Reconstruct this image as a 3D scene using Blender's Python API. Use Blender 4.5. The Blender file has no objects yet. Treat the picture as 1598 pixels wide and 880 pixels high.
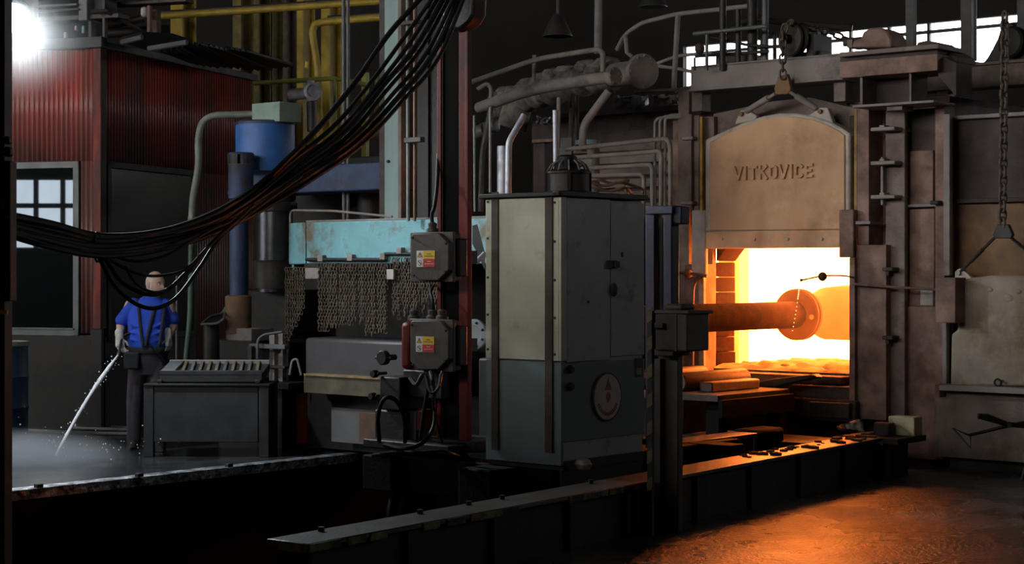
import bpy, bmesh, math, random
from mathutils import Matrix, Vector
random.seed(7)
S = bpy.context.scene
COL = S.collection
PI = math.pi

# ------------------------------------------------------------------ camera
FPX, HOR, EYE = 2800.0, 420.0, 1.75          # focal length and horizon of the 1598x880 frame, eye height
cam_data = bpy.data.cameras.new('camera')
cam_data.sensor_width = 36.0
cam_data.lens = FPX / 1598.0 * 36.0
cam_data.shift_y = -(440.0 - HOR) / 1598.0
cam_data.clip_end = 200
cam = bpy.data.objects.new('camera', cam_data)
COL.objects.link(cam)
cam.location = (0, 0, EYE)
cam.rotation_euler = (PI / 2, 0, 0)
S.camera = cam

# ------------------------------------------------------------------ world, exposure
W = bpy.data.worlds.new('world')
S.world = W
W.use_nodes = True
W.node_tree.nodes['Background'].inputs[0].default_value = (0.55, 0.65, 0.8, 1)
W.node_tree.nodes['Background'].inputs[1].default_value = 0.6
S.view_settings.view_transform = 'Standard'
S.view_settings.look = 'None'
S.view_settings.exposure = 0.0
S.view_settings.gamma = 1.0
S.view_settings.use_curve_mapping = False
DAY_LOW, DAY_HIGH = 4.0, 8.5                 # daylight in the hall's windows (behind the camera)
DAY_BACK = 7.0                               # daylight in the far window strip
HOT = 36.0                                   # furnace chamber
LAMP_W = 1200.0

# ------------------------------------------------------------------ frames
def frame(rx, ry):
    n = math.hypot(rx, ry); rx /= n; ry /= n
    return Matrix(((ry, rx, 0, 0), (-rx, ry, 0, 0), (0, 0, 1, 0), (0, 0, 0, 1)))
G = frame(.65, .76)      # furnace, rails, manipulator, press: local y runs along the rails
C = frame(.322, .947)    # control cabin
RL = frame(.581, .814)   # front rail beam, slightly skew
I4 = Matrix.Identity(4)

def ray(px, py):
    return Vector(((px - 799) / FPX, 1.0, -(py - HOR) / FPX))
def at(px, py, d):
    r = ray(px, py); return Vector((r.x * d, d, EYE + r.z * d))
def onf(px, py, ly, M=G):            # point of the plane local y = ly, in local coordinates
    r = M.inverted().to_3x3() @ ray(px, py); t = ly / r.y
    return Vector((r.x * t, ly, EYE + r.z * t))
def ons(px, py, lx, M=G):            # point of the plane local x = lx
    r = M.inverted().to_3x3() @ ray(px, py); t = lx / r.x
    return Vector((lx, r.y * t, EYE + r.z * t))
def lyat(px, d, M=G):
    return (M.inverted() @ at(px, HOR, d)).y
def lxat(px, d, M=G):
    return (M.inverted() @ at(px, HOR, d)).x

# ------------------------------------------------------------------ mesh builder (world coordinates)
class MB:
    def __init__(self, M=I4):
        self.v = []; self.f = []; self.M = M
    def add(self, vs, fs, M=None):
        k = len(self.v); M = M if M is not None else self.M
        self.v += [M @ Vector(p) for p in vs]
        self.f += [tuple(i + k for i in q) for q in fs]
        return self
    def box(self, a, b, M=None):
        x0, x1 = sorted((a[0], b[0])); y0, y1 = sorted((a[1], b[1])); z0, z1 = sorted((a[2], b[2]))
        vs = [(x0,y0,z0),(x1,y0,z0),(x1,y1,z0),(x0,y1,z0),(x0,y0,z1),(x1,y0,z1),(x1,y1,z1),(x0,y1,z1)]
        fs = [(0,3,2,1),(4,5,6,7),(0,1,5,4),(1,2,6,5),(2,3,7,6),(3,0,4,7)]
        return self.add(vs, fs, M)
    def fbox(self, x0, y0, x1, y1, ly, dep, M=None):      # front face on plane ly from pixel rectangle
        M = M or self.M
        a = onf(x0, HOR, ly, M).x; b = onf(x1, HOR, ly, M).x; xm = (x0 + x1) / 2
        return self.box((a, ly, onf(xm, y0, ly, M).z), (b, ly + dep, onf(xm, y1, ly, M).z), M)
    def sbox(self, x0, y0, x1, y1, lx, dep, M=None):      # face on plane lx, solid towards -lx
        M = M or self.M
        a = ons(x0, HOR, lx, M).y; b = ons(x1, HOR, lx, M).y; xm = (x0 + x1) / 2
        return self.box((lx, a, ons(xm, y0, lx, M).z), (lx - dep, b, ons(xm, y1, lx, M).z), M)
    def fpoly(self, pts, ly, dep, M=None):                # prism: pixel outline on plane ly
        M = M or self.M
        return self.prism([(onf(x, y, ly, M).x, onf(x, y, ly, M).z) for x, y in pts], ly, dep, M)
    def prism(self, xz, y0, dep, M=None):
        n = len(xz)
        ar = sum(xz[i][0]*xz[(i+1)%n][1] - xz[(i+1)%n][0]*xz[i][1] for i in range(n))
        if ar < 0: xz = xz[::-1]
        vs = [(x, y0, z) for x, z in xz] + [(x, y0 + dep, z) for x, z in xz]
        fs = [tuple(range(n)), tuple(range(2*n-1, n-1, -1))]
        fs += [(i, i+n, (i+1)%n+n, (i+1)%n) for i in range(n)]
        return self.add(vs, fs, M)
    def cyl(self, p0, p1, r0, r1=None, n=20, M=None, caps=True):
        r1 = r0 if r1 is None else r1
        p0 = Vector(p0); p1 = Vector(p1); d = (p1 - p0).normalized()
        u = d.orthogonal().normalized(); w = d.cross(u)
        vs = []
        for p, r in ((p0, r0), (p1, r1)):
            for i in range(n):
                a = 2*PI*i/n; vs.append(p + (u*math.cos(a) + w*math.sin(a))*r)
        fs = [(i, (i+1)%n, (i+1)%n+n, i+n) for i in range(n)]
        if caps: fs += [tuple(range(n-1, -1, -1)), tuple(range(n, 2*n))]
        return self.add(vs, fs, M)
    def lathe(self, p, axis, prof, n=24, M=None):         # prof: (radius, height along axis)
        p = Vector(p); d = Vector(axis).normalized(); u = d.orthogonal().normalized(); w = d.cross(u)
        vs = []; m = len(prof)
        for r, h in prof:
            r = max(r, .0005)
            for i in range(n):
                a = 2*PI*i/n; vs.append(p + d*h + (u*math.cos(a) + w*math.sin(a))*r)
        fs = [(k*n+i, k*n+(i+1)%n, (k+1)*n+(i+1)%n, (k+1)*n+i) for k in range(m-1) for i in range(n)]
        fs += [tuple(range(n-1, -1, -1)), tuple(range((m-1)*n, m*n))]
        return self.add(vs, fs, M)
    def tube(self, pts, r, n=10, fil=0.0, M=None, closed=False):
        pts = [Vector(p) for p in pts]
        if fil > 0: pts = fillet(pts, fil)
        m = len(pts); vs = []; u = None
        for k, p in enumerate(pts):
            if closed: d = pts[(k+1)%m] - pts[k-1]
            else: d = (pts[min(k+1, m-1)] - pts[max(k-1, 0)])
            d.normalize()
            if u is None: u = d.orthogonal().normalized()
            u = (u - d*u.dot(d)).normalized(); w = d.cross(u)
            rr = r[k] if isinstance(r, (list, tuple)) else r
            for i in range(n):
                a = 2*PI*i/n; vs.append(p + (u*math.cos(a) + w*math.sin(a))*rr)
        fs = [(k*n+i, k*n+(i+1)%n, (k+1)*n+(i+1)%n, (k+1)*n+i) for k in range(m-1) for i in range(n)]
        if closed: fs += [((m-1)*n+i, (m-1)*n+(i+1)%n, (i+1)%n, i) for i in range(n)]
        else: fs += [tuple(range(n-1, -1, -1)), tuple(range((m-1)*n, m*n))]
        return self.add(vs, fs, M)
    def ball(self, c, rx, ry=None, rz=None, n=14, M=None):
        ry = rx if ry is None else ry; rz = rx if rz is None else rz
        c = Vector(c); vs = [c + Vector((0,0,rz))]; m = n//2
        for k in range(1, m):
            t = PI*k/m
            for i in range(n):
                a = 2*PI*i/n; vs.append(c + Vector((rx*math.sin(t)*math.cos(a), ry*math.sin(t)*math.sin(a), rz*math.cos(t))))
        vs.append(c - Vector((0,0,rz))); L = len(vs)-1
        fs = [(0, 1+i, 1+(i+1)%n) for i in range(n)]
        fs += [(1+k*n+i, 1+(k+1)*n+i, 1+(k+1)*n+(i+1)%n, 1+k*n+(i+1)%n) for k in range(m-2) for i in range(n)]
        fs += [(L, 1+(m-2)*n+(i+1)%n, 1+(m-2)*n+i) for i in range(n)]
        return self.add(vs, fs, M)
    def cap(self, p0, p1, r0, r1, n=14, M=None):          # tapered capsule
        p0 = Vector(p0); p1 = Vector(p1); L = (p1-p0).length
        prof = [(r0*math.cos(a), -r0*math.sin(a)) for a in (1.5, 1.0, .5)] + [(r0, 0), (r1, L)]
        prof += [(r1*math.cos(a), L + r1*math.sin(a)) for a in (.5, 1.0, 1.5)]
        return self.lathe(p0, p1-p0, prof, n, M)
    def loft(self, rings, n=20, M=None):                  # rings: (x, y, z, rx, ry)
        vs = []; m = len(rings)
        for x, y, z, rx, ry in rings:
            for i in range(n):
                a = 2*PI*i/n; vs.append((x + rx*math.cos(a), y + ry*math.sin(a), z))
        fs = [(k*n+i, k*n+(i+1)%n, (k+1)*n+(i+1)%n, (k+1)*n+i) for k in range(m-1) for i in range(n)]
        fs += [tuple(range(n-1, -1, -1)), tuple(range((m-1)*n, m*n))]
        return self.add(vs, fs, M)

def fillet(pts, r, k=5):
    out = [pts[0]]
    for i in range(1, len(pts)-1):
        a, b, c = pts[i-1], pts[i], pts[i+1]
        u = a-b; w = c-b; q = min(r, u.length*.48, w.length*.48)
        u = u.normalized()*q; w = w.normalized()*q
        for j in range(k+1):
            t = j/k; out.append(b + u*(1-t)**2 + w*t**2)
    out.append(pts[-1]); return out
def spline(pts, k=8):                                     # Catmull-Rom
    pts = [Vector(p) for p in pts]; P = [pts[0]*2-pts[1]] + pts + [pts[-1]*2-pts[-2]]; out = []
    for i in range(1, len(P)-2):
        a, b, c, d = P[i-1:i+3]
        for j in range(k):
            t = j/k
            out.append(.5*((2*b) + (c-a)*t + (2*a-5*b+4*c-d)*t*t + (3*b-a-3*c+d)*t**3))
    out.append(pts[-1]); return out
def pix(*pts): return [at(*p) for p in pts]

# ------------------------------------------------------------------ objects
def finish(me, bev_obj=None):
    me.polygons.foreach_set('use_smooth', [True]*len(me.polygons))
    me.set_sharp_from_angle(angle=math.radians(38))
def tag(o, label, cat, group=None, kind=None):
    o['label'] = label; o['category'] = cat
    if group: o['group'] = group
    if kind: o['kind'] = kind
    return o
def thing(name, label, cat, loc, M=I4, group=None, kind=None):
    o = bpy.data.objects.new(name, None); COL.objects.link(o)
    o.empty_display_size = .1
    o.matrix_world = Matrix.Translation(loc) @ M.to_3x3().to_4x4()
    o['W'] = 0; del o['W']
    tag(o, label, cat, group, kind)
    ROOT[o.name] = o.matrix_world.copy()
    return o
ROOT = {}
def root_matrix(o):
    while o.parent: o = o.parent
    return ROOT[o.name]
def build(name, mb, mat, parent=None, bev=0.0, label=None, kind=None, ngon=True):
    me = bpy.data.meshes.new(name)
    if parent:
        Mi = root_matrix(parent).inverted()
        vs = [Mi @ p for p in mb.v]
    else:
        xs = [p.x for p in mb.v]; ys = [p.y for p in mb.v]; zs = [p.z for p in mb.v]
        base = Vector(((min(xs)+max(xs))/2, (min(ys)+max(ys))/2, min(zs)))
        vs = [p - base for p in mb.v]
    me.from_pydata([tuple(p) for p in vs], [], mb.f); me.update()
    finish(me)
    if mat: me.materials.append(mat)
    o = bpy.data.objects.new(name, me); COL.objects.link(o)
    if parent: o.parent = parent
    else:
        o.location = base; ROOT[o.name] = Matrix.Translation(base)
    if bev:
        b = o.modifiers.new('bevel', 'BEVEL'); b.width = bev; b.segments = 2; b.limit_method = 'ANGLE'; b.angle_limit = math.radians(40)
    if label: o['label'] = label
    if kind: o['kind'] = kind
    return o
def solo(name, mb, mat, label, cat, group=None, bev=0.0, kind=None):
    return tag(build(name, mb, mat, None, bev), label, cat, group, kind)
def struct(name, mb, mat, label, cat, bev=0.0):
    return tag(build(name, mb, mat, None, bev), label, cat, None, 'structure')
def inst(name, me, Mw, parent):                          # a part that shares mesh data
    o = bpy.data.objects.new(name, me); COL.objects.link(o); o.parent = parent
    o.matrix_basis = root_matrix(parent).inverted() @ Mw
    return o
def mesh_of(mb, name, mat):
    me = bpy.data.meshes.new(name); me.from_pydata([tuple(p) for p in mb.v], [], mb.f); me.update(); finish(me)
    me.materials.append(mat); return me

# ------------------------------------------------------------------ materials
def mat(name, col, rough=.6, metal=0.0, var=.25, scale=6.0, spot=None, spot_amt=.45, spot_scale=3.0, bump=.15,
        bscale=40.0, streak=False, coat=0.0, spec=.5):
    m = bpy.data.materials.new(name); m.use_nodes = True
    nt = m.node_tree; N = nt.nodes; L = nt.links
    b = N['Principled BSDF']
    tc = N.new('ShaderNodeTexCoord'); mp = N.new('ShaderNodeMapping'); L.new(tc.outputs['Object'], mp.inputs[0])
    if streak: mp.inputs['Scale'].default_value = (1, 1, .12)
    n1 = N.new('ShaderNodeTexNoise'); n1.inputs['Scale'].default_value = scale; n1.inputs['Detail'].default_value = 6
    L.new(mp.outputs[0], n1.inputs[0])
    r1 = N.new('ShaderNodeValToRGB')
    lo = tuple(c*(1-var) for c in col) + (1,); hi = tuple(min(1, c*(1+var)) for c in col) + (1,)
    r1.color_ramp.elements[0].position = .3; r1.color_ramp.elements[0].color = lo
    r1.color_ramp.elements[1].position = .7; r1.color_ramp.elements[1].color = hi
    L.new(n1.outputs[0], r1.inputs[0]); src = r1.outputs[0]
    if spot:
        n2 = N.new('ShaderNodeTexNoise'); n2.inputs['Scale'].default_value = spot_scale; n2.inputs['Detail'].default_value = 8
        n2.inputs['Roughness'].default_value = .65
        L.new(mp.outputs[0], n2.inputs[0])
        r2 = N.new('ShaderNodeValToRGB')
        r2.color_ramp.elements[0].position = max(0, 1-spot_amt-.08); r2.color_ramp.elements[1].position = min(1, 1-spot_amt+.08)
        L.new(n2.outputs[0], r2.inputs[0])
        mx = N.new('ShaderNodeMix'); mx.data_type = 'RGBA'
        L.new(r2.outputs[0], mx.inputs[0]); L.new(src, mx.inputs[6]); mx.inputs[7].default_value = tuple(spot) + (1,)
        src = mx.outputs[2]
    L.new(src, b.inputs['Base Color'])
    b.inputs['Roughness'].default_value = rough; b.inputs['Metallic'].default_value = metal
    b.inputs['Coat Weight'].default_value = coat
    b.inputs['Specular IOR Level'].default_value = spec
    if bump:
        n3 = N.new('ShaderNodeTexNoise'); n3.inputs['Scale'].default_value = bscale; n3.inputs['Detail'].default_value = 5
        L.new(tc.outputs['Object'], n3.inputs[0])
        bp = N.new('ShaderNodeBump'); bp.inputs['Strength'].default_value = bump; bp.inputs['Distance'].default_value = .01
        L.new(n3.outputs[0], bp.inputs['Height']); L.new(bp.outputs[0], b.inputs['Normal'])
    return m
def glow(name, col, strength, var=0.0, scale=3.0, base=(.3,.2,.15)):
    m = bpy.data.materials.new(name); m.use_nodes = True
    nt = m.node_tree; b = nt.nodes['Principled BSDF']
    b.inputs['Base Color'].default_value = tuple(base) + (1,); b.inputs['Roughness'].default_value = .9
    b.inputs['Emission Color'].default_value = tuple(col) + (1,); b.inputs['Emission Strength'].default_value = strength
    if var:
        tc = nt.nodes.new('ShaderNodeTexCoord'); n = nt.nodes.new('ShaderNodeTexNoise'); n.inputs['Scale'].default_value = scale
        n.inputs['Detail'].default_value = 5
        nt.links.new(tc.outputs['Object'], n.inputs[0])
        mr = nt.nodes.new('ShaderNodeMapRange'); mr.inputs[1].default_value = .3; mr.inputs[2].default_value = .7
        mr.inputs[3].default_value = strength*(1-var); mr.inputs[4].default_value = strength*(1+var)
        nt.links.new(n.outputs[0], mr.inputs[0]); nt.links.new(mr.outputs[0], b.inputs['Emission Strength'])
    return m

RUST = (.16, .07, .035); GRIME = (.02, .018, .016); DUST = (.2, .17, .15)
m_concrete = mat('concrete_dark', (.045,.042,.04), .75, 0, .4, 2.5, (.02,.018,.017), .5, 1.2, .4, 25)
def wet_floor():
    m = mat('wet_concrete', (.1,.088,.08), .45, 0, .4, 1.8, (.035,.031,.03), .5, 1.4, .9, 38, spec=.8)
    m.node_tree.nodes['Bump'].inputs['Distance'].default_value = .025
    nt = m.node_tree; b = nt.nodes['Principled BSDF']
    n = nt.nodes.new('ShaderNodeTexNoise'); n.inputs['Scale'].default_value = 1.6; n.inputs['Detail'].default_value = 4
    tc = nt.nodes.new('ShaderNodeTexCoord'); nt.links.new(tc.outputs['Object'], n.inputs[0])
    mr = nt.nodes.new('ShaderNodeMapRange'); mr.inputs[1].default_value = .35; mr.inputs[2].default_value = .65
    mr.inputs[3].default_value = .14; mr.inputs[4].default_value = .4
    nt.links.new(n.outputs[0], mr.inputs[0]); nt.links.new(mr.outputs[0], b.inputs['Roughness'])
    return m
m_wet = wet_floor()
m_plate = mat('wet_steel_plate', (.04,.043,.047), .22, .2, .5, 3, (.02,.02,.022), .5, 2, .35, 12)
m_edge = mat('wet_edge_glint', (.5,.52,.55), .4, .85, .6, 12, (.08,.08,.085), .48, 8, 1.0, 25)  # bright base colour stands in for highlights on the wet steel
m_edge.node_tree.nodes['Bump'].inputs['Distance'].default_value = .03
m_pit = mat('shade_black', (.006,.006,.006), .8, 0, .4, 3, None, bump=.2, spec=.15)  # near-black colour carries the shade of pit, carriage and recesses
m_pitwall = mat('shade_black_concrete', (.008,.008,.008), .8, 0, .5, 2, (.014,.013,.012), .3, 1.5, .3, 20, spec=.15)  # concrete coloured near black as the unlit pit side
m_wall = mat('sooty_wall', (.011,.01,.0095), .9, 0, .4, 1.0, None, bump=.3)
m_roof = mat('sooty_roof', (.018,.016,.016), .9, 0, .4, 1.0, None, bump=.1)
m_steel_dk = mat('dark_steel', (.045,.042,.042), .55, .35, .4, 7, (.06,.035,.022), .4, 3, .2)
m_black = mat('black_iron', (.014,.013,.013), .55, .2, .4, 8, (.03,.02,.014), .35, 4, .2)
m_rubber = mat('black_rubber', (.01,.01,.011), .6, 0, .3, 20, None, bump=.1, spec=.25)
m_grey = mat('dusty_grey_paint', (.16,.155,.15), .65, .1, .3, 5, (.09,.07,.06), .4, 3, .2)
m_greyb = mat('brown_dust_steel', (.21,.165,.145), .75, .1, .3, 4, (.12,.08,.06), .42, 2.5, .3)
m_furn = mat('furnace_plate', (.26,.16,.13), .75, .05, .45, 6, (.14,.08,.065), .45, 2.2, .35)
m_furn_dk = mat('furnace_plate_dark', (.075,.055,.05), .8, .05, .35, 4, (.04,.028,.024), .45, 2.2, .35)
m_beam = mat('dusty_beam', (.29,.255,.24), .8, 0, .2, 4, (.12,.1,.095), .35, 2.0, .3)
m_rust = mat('rust_plate', (.32,.18,.085), .85, 0, .35, 3, (.18,.115,.08), .5, 1.6, .4)
m_yel_strip = mat('yellow_edge_paint', (.4,.24,.05), .7, 0, .3, 6, (.15,.08,.03), .4, 5)
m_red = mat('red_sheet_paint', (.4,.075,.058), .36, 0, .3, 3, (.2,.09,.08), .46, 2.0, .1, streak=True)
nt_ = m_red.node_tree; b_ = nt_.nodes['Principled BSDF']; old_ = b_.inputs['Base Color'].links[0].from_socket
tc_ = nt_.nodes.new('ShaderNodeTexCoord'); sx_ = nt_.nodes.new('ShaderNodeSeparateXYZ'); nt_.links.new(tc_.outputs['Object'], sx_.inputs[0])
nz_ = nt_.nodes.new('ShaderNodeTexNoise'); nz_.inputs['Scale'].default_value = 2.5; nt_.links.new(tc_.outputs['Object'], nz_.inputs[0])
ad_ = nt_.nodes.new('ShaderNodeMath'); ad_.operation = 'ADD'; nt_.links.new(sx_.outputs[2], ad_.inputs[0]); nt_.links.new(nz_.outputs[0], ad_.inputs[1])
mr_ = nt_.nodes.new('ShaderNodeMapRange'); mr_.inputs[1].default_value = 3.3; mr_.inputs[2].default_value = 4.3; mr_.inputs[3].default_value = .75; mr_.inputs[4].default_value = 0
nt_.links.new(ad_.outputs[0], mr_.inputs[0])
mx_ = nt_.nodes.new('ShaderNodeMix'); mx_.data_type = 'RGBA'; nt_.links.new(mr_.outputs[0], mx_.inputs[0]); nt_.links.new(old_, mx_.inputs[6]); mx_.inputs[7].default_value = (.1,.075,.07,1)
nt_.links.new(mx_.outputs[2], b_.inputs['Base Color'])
m_red_trim = mat('red_trim_paint', (.22,.03,.02), .7, 0, .5, 9, (.07,.025,.02), .5, 7, .1, streak=True)
m_redsteel = mat('red_mast_paint', (.12,.009,.006), .5, 0, .3, 5, (.04,.012,.01), .35, 3, .1, spec=.2)
m_fascia = mat('dusty_fascia', (.09,.09,.095), .8, 0, .3, 4, (.05,.045,.045), .4)
m_frame = mat('grey_window_frame', (.13,.14,.145), .55, .2, .25, 5, None)
m_panel_dk = mat('dark_clad_panel', (.02,.019,.019), .7, 0, .35, 3, None)
m_blue = mat('blue_paint', (.04,.15,.47), .5, 0, .2, 6, (.06,.1,.2), .35, 4, .15)
m_blue_dk = mat('grimy_blue_paint', (.035,.065,.15), .6, 0, .3, 6, (.045,.038,.036), .42, 4, .2)
m_navy = mat('navy_paint', (.022,.024,.065), .45, 0, .25, 6, None)
m_turq = mat('turquoise_paint', (.17,.41,.47), .55, 0, .15, 5, (.13,.11,.07), .43, 2.6, .15)
m_turq_col = mat('turquoise_column_paint', (.24,.36,.36), .6, 0, .2, 5, (.16,.1,.06), .36, 2.2, .15, streak=True)
m_green_lt = mat('pale_green_paint', (.26,.38,.32), .6, 0, .2, 6, (.14,.15,.13), .35, 4)
m_pipe_gn = mat('grey_green_pipe', (.2,.23,.2), .6, 0, .25, 7, (.11,.11,.1), .35, 4)
m_yellow = mat('yellow_paint', (.36,.25,.025), .5, 0, .25, 6, (.16,.11,.05), .35, 4)
m_yellow_dk = mat('soiled_yellow_paint', (.15,.11,.022), .6, 0, .35, 5, (.05,.04,.022), .45, 3)
m_lime = mat('lime_paint', (.22,.25,.05), .5, 0, .2, 6, None)
m_cab_lit = mat('cabinet_lit_cream', (.53,.54,.42), .5, 0, .1, 4, (.36,.3,.21), .36, 4.5, .08)  # warm light on the cabinet front is put into this colour
m_cab_shade = mat('cabinet_shaded_grey', (.42,.44,.49), .5, 0, .1, 4, (.22,.17,.15), .34, 5.5, .08)  # cooler shade on the cabinet side is put into this colour
m_cab_low = mat('teal_grey_shaded', (.15,.2,.21), .5, 0, .12, 3, (.08,.08,.075), .3, 3, .08)  # teal-grey lower paint, darkened further to take in the shade there
m_strap = mat('brown_strap', (.07,.05,.04), .7, .1, .3, 8, None)
m_box = mat('brown_grey_enclosure', (.07,.058,.048), .6, .1, .25, 8, (.05,.04,.035), .35, 5, .15)
m_silver = mat('foil_cladding', (.4,.41,.46), .5, .35, .25, 12, (.25,.2,.17), .35, 4, .3, 20)
m_dustpipe = mat('dusty_pipe', (.27,.24,.225), .8, 0, .25, 6, (.1,.085,.075), .4, 3, .3)
m_insul = mat('dusty_insulation', (.19,.17,.155), .95, 0, .45, 9, (.05,.042,.038), .45, 5, .9, 14)
m_copper = mat('copper_pipe', (.2,.12,.085), .45, .3, .3, 8, None)
m_chain = mat('chain_steel', (.13,.105,.085), .6, .3, .35, 12, (.1,.06,.035), .45, 9, .15)
m_chain_bt = mat('curtain_chain_steel', (.11,.085,.06), .7, .1, .35, 12, (.11,.07,.045), .45, 9, .15)
m_door = mat('furnace_door_plate', (.7,.44,.265), .85, 0, .16, 2.2, (.5,.3,.18), .45, 1.4, .25, 30)
m_door_edge = mat('lime_dust_edge', (.55,.5,.45), .9, 0, .2, 6, (.32,.24,.19), .36, 4, .4)
m_door2 = mat('old_door_plate', (.34,.29,.235), .85, 0, .3, 4, (.22,.135,.07), .45, 1.8, .35)
m_guard = mat('pale_steel', (.4,.36,.33), .7, .1, .2, 5, (.22,.17,.15), .35, 4, .2)
m_refr = mat('refractory', (.035,.014,.012), .95, 0, .4, 5, (.025,.012,.01), .45, 4, .8, 18, spec=0)
m_wood = mat('pale_timber', (.5,.44,.26), .8, 0, .2, 8, (.3,.24,.13), .35, 4, .3)
m_scale = mat('mill_scale', (.12,.07,.055), .9, 0, .5, 10, (.06,.04,.035), .45, 6, .9, 20)
m_billet = mat('billet_steel', (.1,.055,.045), .5, .3, .3, 8, (.1,.06,.05), .4, 5, .3)
m_skin = mat('skin', (.7,.44,.35), .55, 0, .08, 12, None, bump=.03)
m_hair = mat('cropped_hair', (.62,.52,.46), .8, 0, .15, 40, None, bump=.2, bscale=200)
m_shirt = mat('blue_shirt', (.025,.085,.62), .85, 0, .12, 9, None, bump=.25, bscale=14)
m_trouser = mat('dark_trousers', (.05,.045,.06), .9, 0, .25, 9, None, bump=.3, bscale=14)
m_strapk = mat('black_webbing', (.015,.015,.017), .8, 0, .2, 20, None)
m_glove = mat('work_glove', (.62,.6,.56), .9, 0, .15, 20, None, bump=.3, bscale=60)
m_shoe = mat('black_leather', (.02,.018,.017), .5, 0, .2, 12, None)
m_white = mat('white_print', (.75,.74,.72), .6, 0, .05, 10, None, bump=0)
m_stk_y = mat('yellow_print', (.75,.5,.02), .5, 0, .05, 10, None, bump=0)
m_stk_r = mat('red_print', (.55,.015,.01), .5, 0, .05, 10, None, bump=0)
m_ink = mat('black_print', (.02,.02,.02), .6, 0, .05, 10, None, bump=0)
m_plaque = mat('plaque_enamel', (.55,.47,.42), .6, 0, .1, 6, (.4,.26,.19), .3, 5, .05)
m_emb = mat('plaque_red_print', (.3,.07,.05), .6, 0, .15, 6, None, bump=0)
m_rail_top = mat('worn_rail_top', (.08,.072,.066), .42, .4, .35, 5, (.07,.055,.045), .4, 4, .35)
m_rail_side = mat('rail_side', (.03,.024,.021), .75, .1, .4, 3, (.05,.03,.022), .35, 2, .3, streak=True)
m_rail_y = mat('chipped_yellow', (.24,.2,.06), .75, 0, .3, 8, (.03,.028,.025), .5, 5, .3)
m_stripe_y = mat('hazard_yellow', (.1,.075,.022), .6, 0, .3, 8, (.06,.04,.02), .4, 5)
m_floorhose = mat('grey_hose', (.2,.2,.2), .4, 0, .2, 10, None)
m_binside = mat('grey_bin_paint', (.03,.031,.035), .6, .1, .3, 4, (.018,.017,.016), .42, 3, .15)
m_bluebin = mat('blue_plastic', (.03,.07,.15), .5, 0, .2, 5, None)

def glass(name, tint, rough=.015):
    m = bpy.data.materials.new(name); m.use_nodes = True
    b = m.node_tree.nodes['Principled BSDF']
    b.inputs['Base Color'].default_value = tint + (1,); b.inputs['Roughness'].default_value = rough
    b.inputs['IOR'].default_value = 2.3; b.inputs['Specular IOR Level'].default_value = .5
    return m
m_glass = glass('dark_cabin_glass', (.008,.01,.011))
m_glass_d = mat('dirty_cabin_glass', (.022,.022,.022), .35, 0, .3, 3, None, bump=.05)
m_day_low = glow('daylight_pane_low', (.72,.86,1), DAY_LOW, .12, .8)
m_day_hi = glow('daylight_pane_high', (1,.95,.89), DAY_HIGH)
m_day_back = glow('daylight_pane_far', (1,1,1), DAY_BACK)
m_hot = glow('white_hot_refractory', (1,.225,.034), HOT, .12, 1.5)
m_hot_edge = glow('orange_hot_refractory', (1,.2,.018), 3.0, .4, 2.2)
m_hot_mid = glow('yellow_hot_refractory', (1,.24,.03), 9.0, .3, 2.2)
m_hot_floor = glow('glowing_hearth_scale', (1,.2,.02), .9, .9, 6, (.08,.03,.02))
m_ingot = glow('glowing_ingot', (1,.11,.01), .38, .3, 4, (.025,.01,.008))
m_ingot2 = glow('bright_ingot', (1,.2,.02), 1.2, .2, 4, (.025,.01,.008))
m_bar_warm = mat('heated_bar', (.07,.025,.02), .8, .1, .3, 7, (.04,.016,.014), .45, 5, .3, spec=.1)
m_lamp = glow('lamp_lens', (.86,.95,1), 60)

def haze(name, density, noise=2.2, aniso=.2, col=(.9,.94,1), power=1.0, flat=None):      # soft-edged scattering volume
    m = bpy.data.materials.new(name); m.use_nodes = True
    nt = m.node_tree; nt.nodes.clear(); N = nt.nodes.new; L = nt.links.new
    out = N('ShaderNodeOutputMaterial'); vol = N('ShaderNodeVolumePrincipled')
    vol.inputs['Color'].default_value = tuple(col) + (1,); vol.inputs['Anisotropy'].default_value = aniso
    tc = N('ShaderNodeTexCoord'); gr = N('ShaderNodeTexGradient'); gr.gradient_type = 'SPHERICAL'; mp = N('ShaderNodeMapping')
    L(tc.outputs['Generated'], mp.inputs[0])
    mp.inputs['Location'].default_value = (-1,-1,-1); mp.inputs['Scale'].default_value = (2,2,2)
    L(mp.outputs[0], gr.inputs[0])
    pw = N('ShaderNodeMath'); pw.operation = 'POWER'; pw.inputs[1].default_value = power; L(gr.outputs[1], pw.inputs[0])
    nz = N('ShaderNodeTexNoise'); nz.inputs['Scale'].default_value = noise; nz.inputs['Detail'].default_value = 3; L(tc.outputs['Object'], nz.inputs[0])
    mu = N('ShaderNodeMath'); mu.operation = 'MULTIPLY'; L(pw.outputs[0], mu.inputs[0]); L(nz.outputs[0], mu.inputs[1])
    m2 = N('ShaderNodeMath'); m2.operation = 'MULTIPLY'; m2.inputs[1].default_value = density*2; L(mu.outputs[0], m2.inputs[0])
    L(m2.outputs[0], vol.inputs['Density']); L(vol.outputs[0], out.inputs['Volume'])
    return m

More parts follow.
